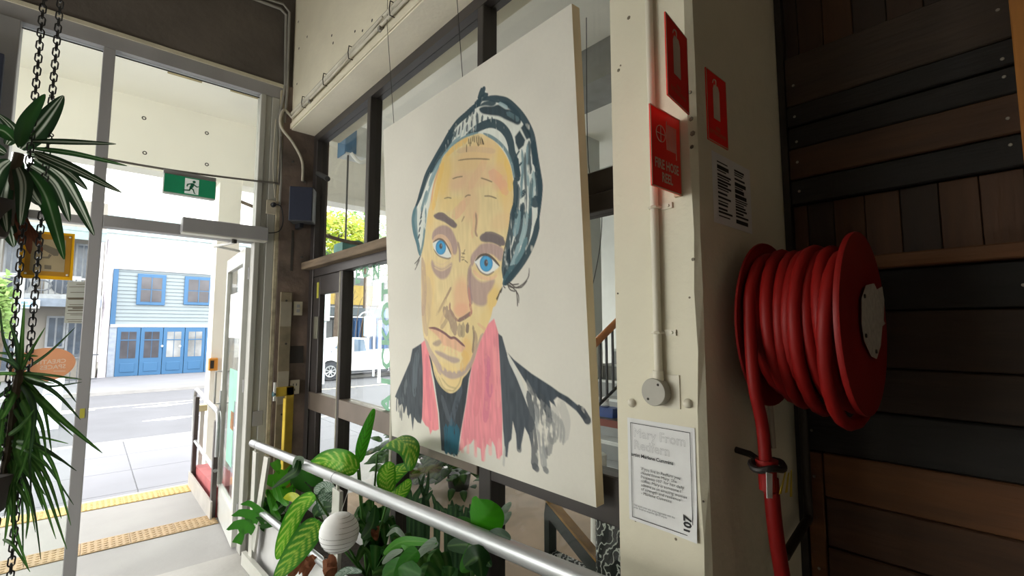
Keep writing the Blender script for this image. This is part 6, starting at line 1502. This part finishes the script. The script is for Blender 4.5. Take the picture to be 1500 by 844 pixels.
q = on_y(535, 350, 29); tree(q, 3.0, 2.0, 1.8, 2600, ((104, 150, 66), (130, 170, 86), (84, 130, 60)), 'mid green tree beyond the yellow building', True, 3)
q = on_y(566, 420, 41); tree(q, 2.8, 2.0, 3.0, 2000, ((60, 96, 60), (84, 122, 70)), 'dark green tree beside the portrait edge', True, 5)
q = on_y(-4, 450, 23); tree(q, .5, .5, 1.0, 500, ((130, 160, 96), (160, 186, 120)), 'thin pale green tree at the far left of the street', True, 6)
# bare twigs in front of the yellow wall
tw_ = thing('bare_shrub', on_z(500, 545, -.4), 'bare twiggy shrub in front of the yellow wall', 'shrub')
for k in range(9):
    q0 = on_y(500 + k * 5, 500, 24); q1 = on_y(490 + k * 9, 440 + (k * 7) % 20, 24); q2 = on_y(494 + k * 9 + (k % 3) * 6, 424 + (k * 5) % 14, 24)
    tubeo('twig', [Vector((on_y(520, 500, 24).x, 24, -.4)), q0, q1, q2], .03, MATS['bark'], tw_, 5, n=3, r2=.008)
# ================================================================ porch things and stair court beyond the long window
lb = thing('hanging_lightbox', on_y(520, 238, 6.0), 'blue sided light box sign hanging under the porch soffit', 'sign')
a = on_y(500, 215, 6.0); b = on_y(536, 238, 6.0)
boxo('case', (a.x, 5.85, b.z), (b.x, 6.1, a.z + .28), M('lightbox_white', (214, 216, 212), .5), lb, .01); boxo('blue_end', (a.x - .01, 5.85, b.z), (a.x, 6.1, a.z + .26), M('lightbox_blue', (76, 116, 150), .5), lb)
boxo('blue_front', (a.x, 5.842, b.z + .02), (a.x + (b.x - a.x) * .4, 5.85, a.z + .25), MATS['lightbox_blue'], lb); tubeo('hanger', [((a.x + b.x) / 2, 6, a.z + .28), ((a.x + b.x) / 2, 6, 4.53)], .02, m_alu, lb, 8)
MB().tube(catmull([(a.x + .05, 5.8, b.z - .0), ((a.x + b.x) / 2, 5.78, b.z - .1), (b.x, 5.8, b.z + .02)], 6), .025, 8).build('lower_rim', m_wht, lb)
q = on_y(510, 225, 5.9); q2 = on_y(508, 352, 5.9)
tag(tubeo('pull_chain', [(q.x, 5.9, q.z), (q.x, 5.9, q2.z)], .012, M('chain_grey', (90, 90, 88), .5, metal=.4), None, 6), 'thin dark chain hanging below the light box sign', 'chain')
cbm = thing('swagged_cable', on_y(470, 345, 6.2), 'brown cable swagged across the porch opening with a teal canopy', 'cable')
tubeo('cable', [Vector((1.45, 7.25, 3.45)), on_y(462, 340, 6.2), on_y(480, 346, 6.2), on_y(500, 352, 6.2), on_y(530, 358, 6.2)], .025, M('brown_cable', (104, 92, 80), .7), cbm, 8, n=4)
a, b = on_y(502, 354, 6.2), on_y(534, 372, 6.2); MB().prism([a, on_y(526, 352, 6.2), on_y(536, 358, 6.2), b, on_y(501, 372, 6.2)], (0, .3, 0)).build('canopy', M('teal_canopy', (86, 138, 132), .7), cbm)
# stair court shell
m_court = M('court_white', (206, 208, 204), .85, var=.04)
struct(boxo('court_wall', (6.6, -2.0, 0), (6.8, 6.4, 4.53), m_court), 'pale wall at the back of the stair court', 'wall')
struct(boxo('court_wall', (1.95, 0.62, 0), (6.6, 0.8, 4.53), m_court), 'pale wall at the near side of the stair court', 'wall')
struct(boxo('court_pier', (5.2, 4.3, 0), (5.6, 4.5, 4.53), m_court), 'white pier beside the court stair', 'pier')
# stair
stt = struct(thing('staircase', (4.8, 3.4, 0), 'grey concrete stair rising beyond the window beside the column', 'staircase'))
m_st = M('stair_concrete', (136, 138, 138), .8, var=.08); m_ns = M('stair_nosing', (200, 202, 200), .7)
for k in range(10):
    x = 4.3 + k * .26; z = .2 * (k + 1)
    boxo('stair_step', (x, 2.75, z - .2), (6.6, 4.3, z), m_st, stt); boxo('nosing', (x - .012, 2.75, z - .03), (x + .03, 4.3, z + .002), m_ns, stt)
hrl = thing('stair_handrail', (4.4, 2.9, .5), 'orange timber stair handrail with dark balusters beyond the window', 'handrail')
YB = 2.74
a, b = on_y(858, 517, YB), on_y(912, 463, YB)
d = (b - a).normalized(); tubeo('timber_rail', [a - d * .25, b + d * .5], .035, M('orange_timber', (196, 120, 62), .45, var=.15, scale=4), hrl, 10)
c0, c1_ = on_y(866, 604, YB), on_y(908, 563, YB); tubeo('string_bar', [c0 - (c1_ - c0) * .4, c1_ + (c1_ - c0)], .015, m_dark, hrl, 8)
for k in range(-2, 12):
    p = a + (b - a) * (k * .17 + .02); zz = c0.z + (c1_.z - c0.z) * ((p.x - c0.x) / (c1_.x - c0.x))
    boxo('baluster', (p.x - .009, YB - .009, zz), (p.x + .009, YB + .009, p.z), m_dark, hrl)
# cable in the court
tag(tubeo('cable', [Vector((on_y(862, 240, 2.6).x, 2.6, 4.53)), on_y(862, 240, 2.6), on_y(880, 300, 2.6), on_y(880, 350, 2.6), on_y(872, 400, 2.6), on_y(862, 440, 2.6)], .004, m_dark, None, 5, n=5), 'thin black cable hanging beyond the window beside the column', 'cable')
# red edged table with tissue box
xt = 3.6; zt2 = on_x(885, 614, xt).z
tb = thing('court_table', (xt + .3, 2.8, 0), 'grey table with dark red edge beyond the window', 'table')
boxo('table_top', (xt, 2.2, zt2 - .03), (xt + .55, 3.6, zt2), M('table_grey', (96, 92, 92), .6), tb); boxo('red_edge', (xt - .02, 2.2, zt2 - .06), (xt, 3.6, zt2 + .002), M('dark_red_edge', (122, 58, 50), .6), tb)
for x, y in ((xt + .05, 2.25), (xt + .5, 2.25), (xt + .05, 3.55), (xt + .5, 3.55)): boxo('leg', (x - .02, y - .02, 0), (x + .02, y + .02, zt2 - .03), m_dark, tb)
q = on_x(887, 608, xt + .12)
tbx = thing('tissue_box', (xt + .12, q.y, zt2), 'blue tissue box with white tissue on the court table', 'tissue box')
boxo('box', (xt + .06, q.y - .13, zt2 + .002), (xt + .18, q.y + .11, zt2 + .09), M('tissue_blue', (40, 72, 140), .5), tbx, .004)
MB().lathe((xt + .12, q.y + .01, zt2 + .085), (0.1, 0, 1), [(0, .02), (.02, .05), (.05, .035), (.08, .045), (.1, .005)], 9).build('tissue', m_paper, tbx)
q = on_x(872, 590, xt + .12); btl = thing('spray_bottle', (xt + .12, q.y, zt2), 'clear white bottle beside the tissue box', 'bottle')
MB().lathe((xt + .12, q.y + .02, zt2 + .002), (0, 0, 1), [(0, .03), (.1, .03), (.13, .012), (.16, .012)], 14).build('bottle_body', m_wht, btl); MB().lathe((xt + .12, q.y + .02, zt2 + .16), (0, 0, 1), [(0, .014), (.03, .014)], 10).build('cap', m_wht2, btl)
q = on_z(873, 668, .55); cup = tag(MB().lathe((2.95, 2.32, .0), (0, 0, 1), [(0, .07), (.75, .06), (.76, .045)], 16).build('paper_roll', m_wht), 'tall white paper roll standing by the court table', 'paper roll')
# dark potted shrubs in the court
for k, (u, v, lbl) in enumerate(((606, 706, 'dark leafy potted shrub in the court nearest the street'), (672, 716, 'dark leafy potted shrub in the court beside its twin'))):
    q = on_z(u, v, 0); q.y = min(q.y, 4.9); sb = thing('potted_shrub', q, lbl, 'plant', 'potted shrubs in the court')
    MB().lathe(q, (0, 0, 1), [(0, .1), (.02, .11), (.16, .13), (.17, .13), (.17, .1)], 18).build('pot', M('dark_court_pot', (50, 48, 48), .6), sb)
    rq = random.Random(k + 3)
    for j in range(240):
        a_ = rq.uniform(0, 6.28); e_ = rq.uniform(-.5, 1.4); R_ = rq.uniform(.15, .45)
        c_ = q + Vector((math.cos(a_) * math.cos(e_) * R_, math.sin(a_) * math.cos(e_) * R_, .26 + math.sin(e_) * R_ * .9)); d_ = Vector((math.cos(a_), math.sin(a_), rq.uniform(-.3, .5))).normalized()
        leaf(sb, [c_, c_ + d_ * .06 + Vector((0, 0, .01)), c_ + d_ * .16 - Vector((0, 0, .03))], .085, PD if j % 3 else SQ, Vector((-.4, -.5, 1)), prof_lance, ns=4, nc=1, seed=j)
# patterned armchair against the glass
def pat_mat():
    m = bpy.data.materials.new('black_damask_fabric'); m.use_nodes = True; nt = m.node_tree; n = nt.nodes; l = nt.links; b = n['Principled BSDF']; b.inputs['Roughness'].default_value = .8
    g = n.new('ShaderNodeNewGeometry'); w = n.new('ShaderNodeTexWave'); w.wave_type = 'RINGS'; w.inputs['Scale'].default_value = 9; w.inputs['Distortion'].default_value = 14; w.inputs['Detail'].default_value = 2.5; w.inputs['Detail Scale'].default_value = 2.2
    r = n.new('ShaderNodeValToRGB'); r.color_ramp.elements[0].position = .80; r.color_ramp.elements[0].color = rgb(26, 27, 30); r.color_ramp.elements[1].position = .90; r.color_ramp.elements[1].color = rgb(190, 190, 186)
    l.new(g.outputs['Position'], w.inputs['Vector']); l.new(w.outputs['Fac'], r.inputs['Fac']); l.new(r.outputs['Color'], b.inputs['Base Color']); return m
m_pat = pat_mat(); m_fwood = M('orange_wood_edge', (190, 138, 66), .5, var=.25, scale=12); m_fdk = M('dark_chair_frame', (64, 66, 66), .5, var=.1)
ac = thing('patterned_armchair', (2.0, 1.7, 0), 'armchair in black and white scroll fabric with wooden arms behind the window', 'armchair')
XA = 1.62
p0, p1 = on_x(797, 752, XA), on_x(873, 850, XA)
dd_ = p1 - p0
ar = MB().prism([p0, p0 + Vector((0, 0, .05)) + Vector((0, -.01, 0)), p1 + Vector((0, -.03, .05)), p1], (.05, 0, 0)).build('arm', m_fdk, ac)
MB().prism([p0 + Vector((0, -.012, .052)), p0 + Vector((0, -.012, .064)), p1 + Vector((0, -.03, .064)), p1 + Vector((0, -.03, .052))], (.05, 0, 0)).build('arm_cap', m_fwood, ac)
boxo('arm_post', (XA, p0.y - .03, 0), (XA + .05, p0.y, p0.z), m_fdk, ac)
boxo('side_panel', (XA + .01, p1.y - .2, .15), (XA + .04, p0.y - .03, p1.z + .02), m_pat, ac)
q = on_x(850, 770, 1.95)
boxo('seat', (1.68, .98, .25), (2.3, 1.62, .52), m_pat, ac, .04)
MB().bbox((1.7, .9, .3), (2.35, 1.1, 1.02), .05).build('backrest', m_pat, ac)
boxo('arm', (2.3, .95, .62), (2.36, 1.6, .68), m_fdk, ac, .006)
for x, y in ((1.7, 1.58), (2.3, 1.58), (1.7, .95), (2.3, .95)): boxo('leg', (x - .025, y - .025, 0), (x + .025, y + .025, .25), m_fdk, ac)
cu_ = tag(MB().bbox((1.56, .9, .3), (1.66, 1.28, 1.0), .04).build('throw_cushion', m_pat), 'scroll patterned cushion leaning against the glass beside the column', 'cushion')
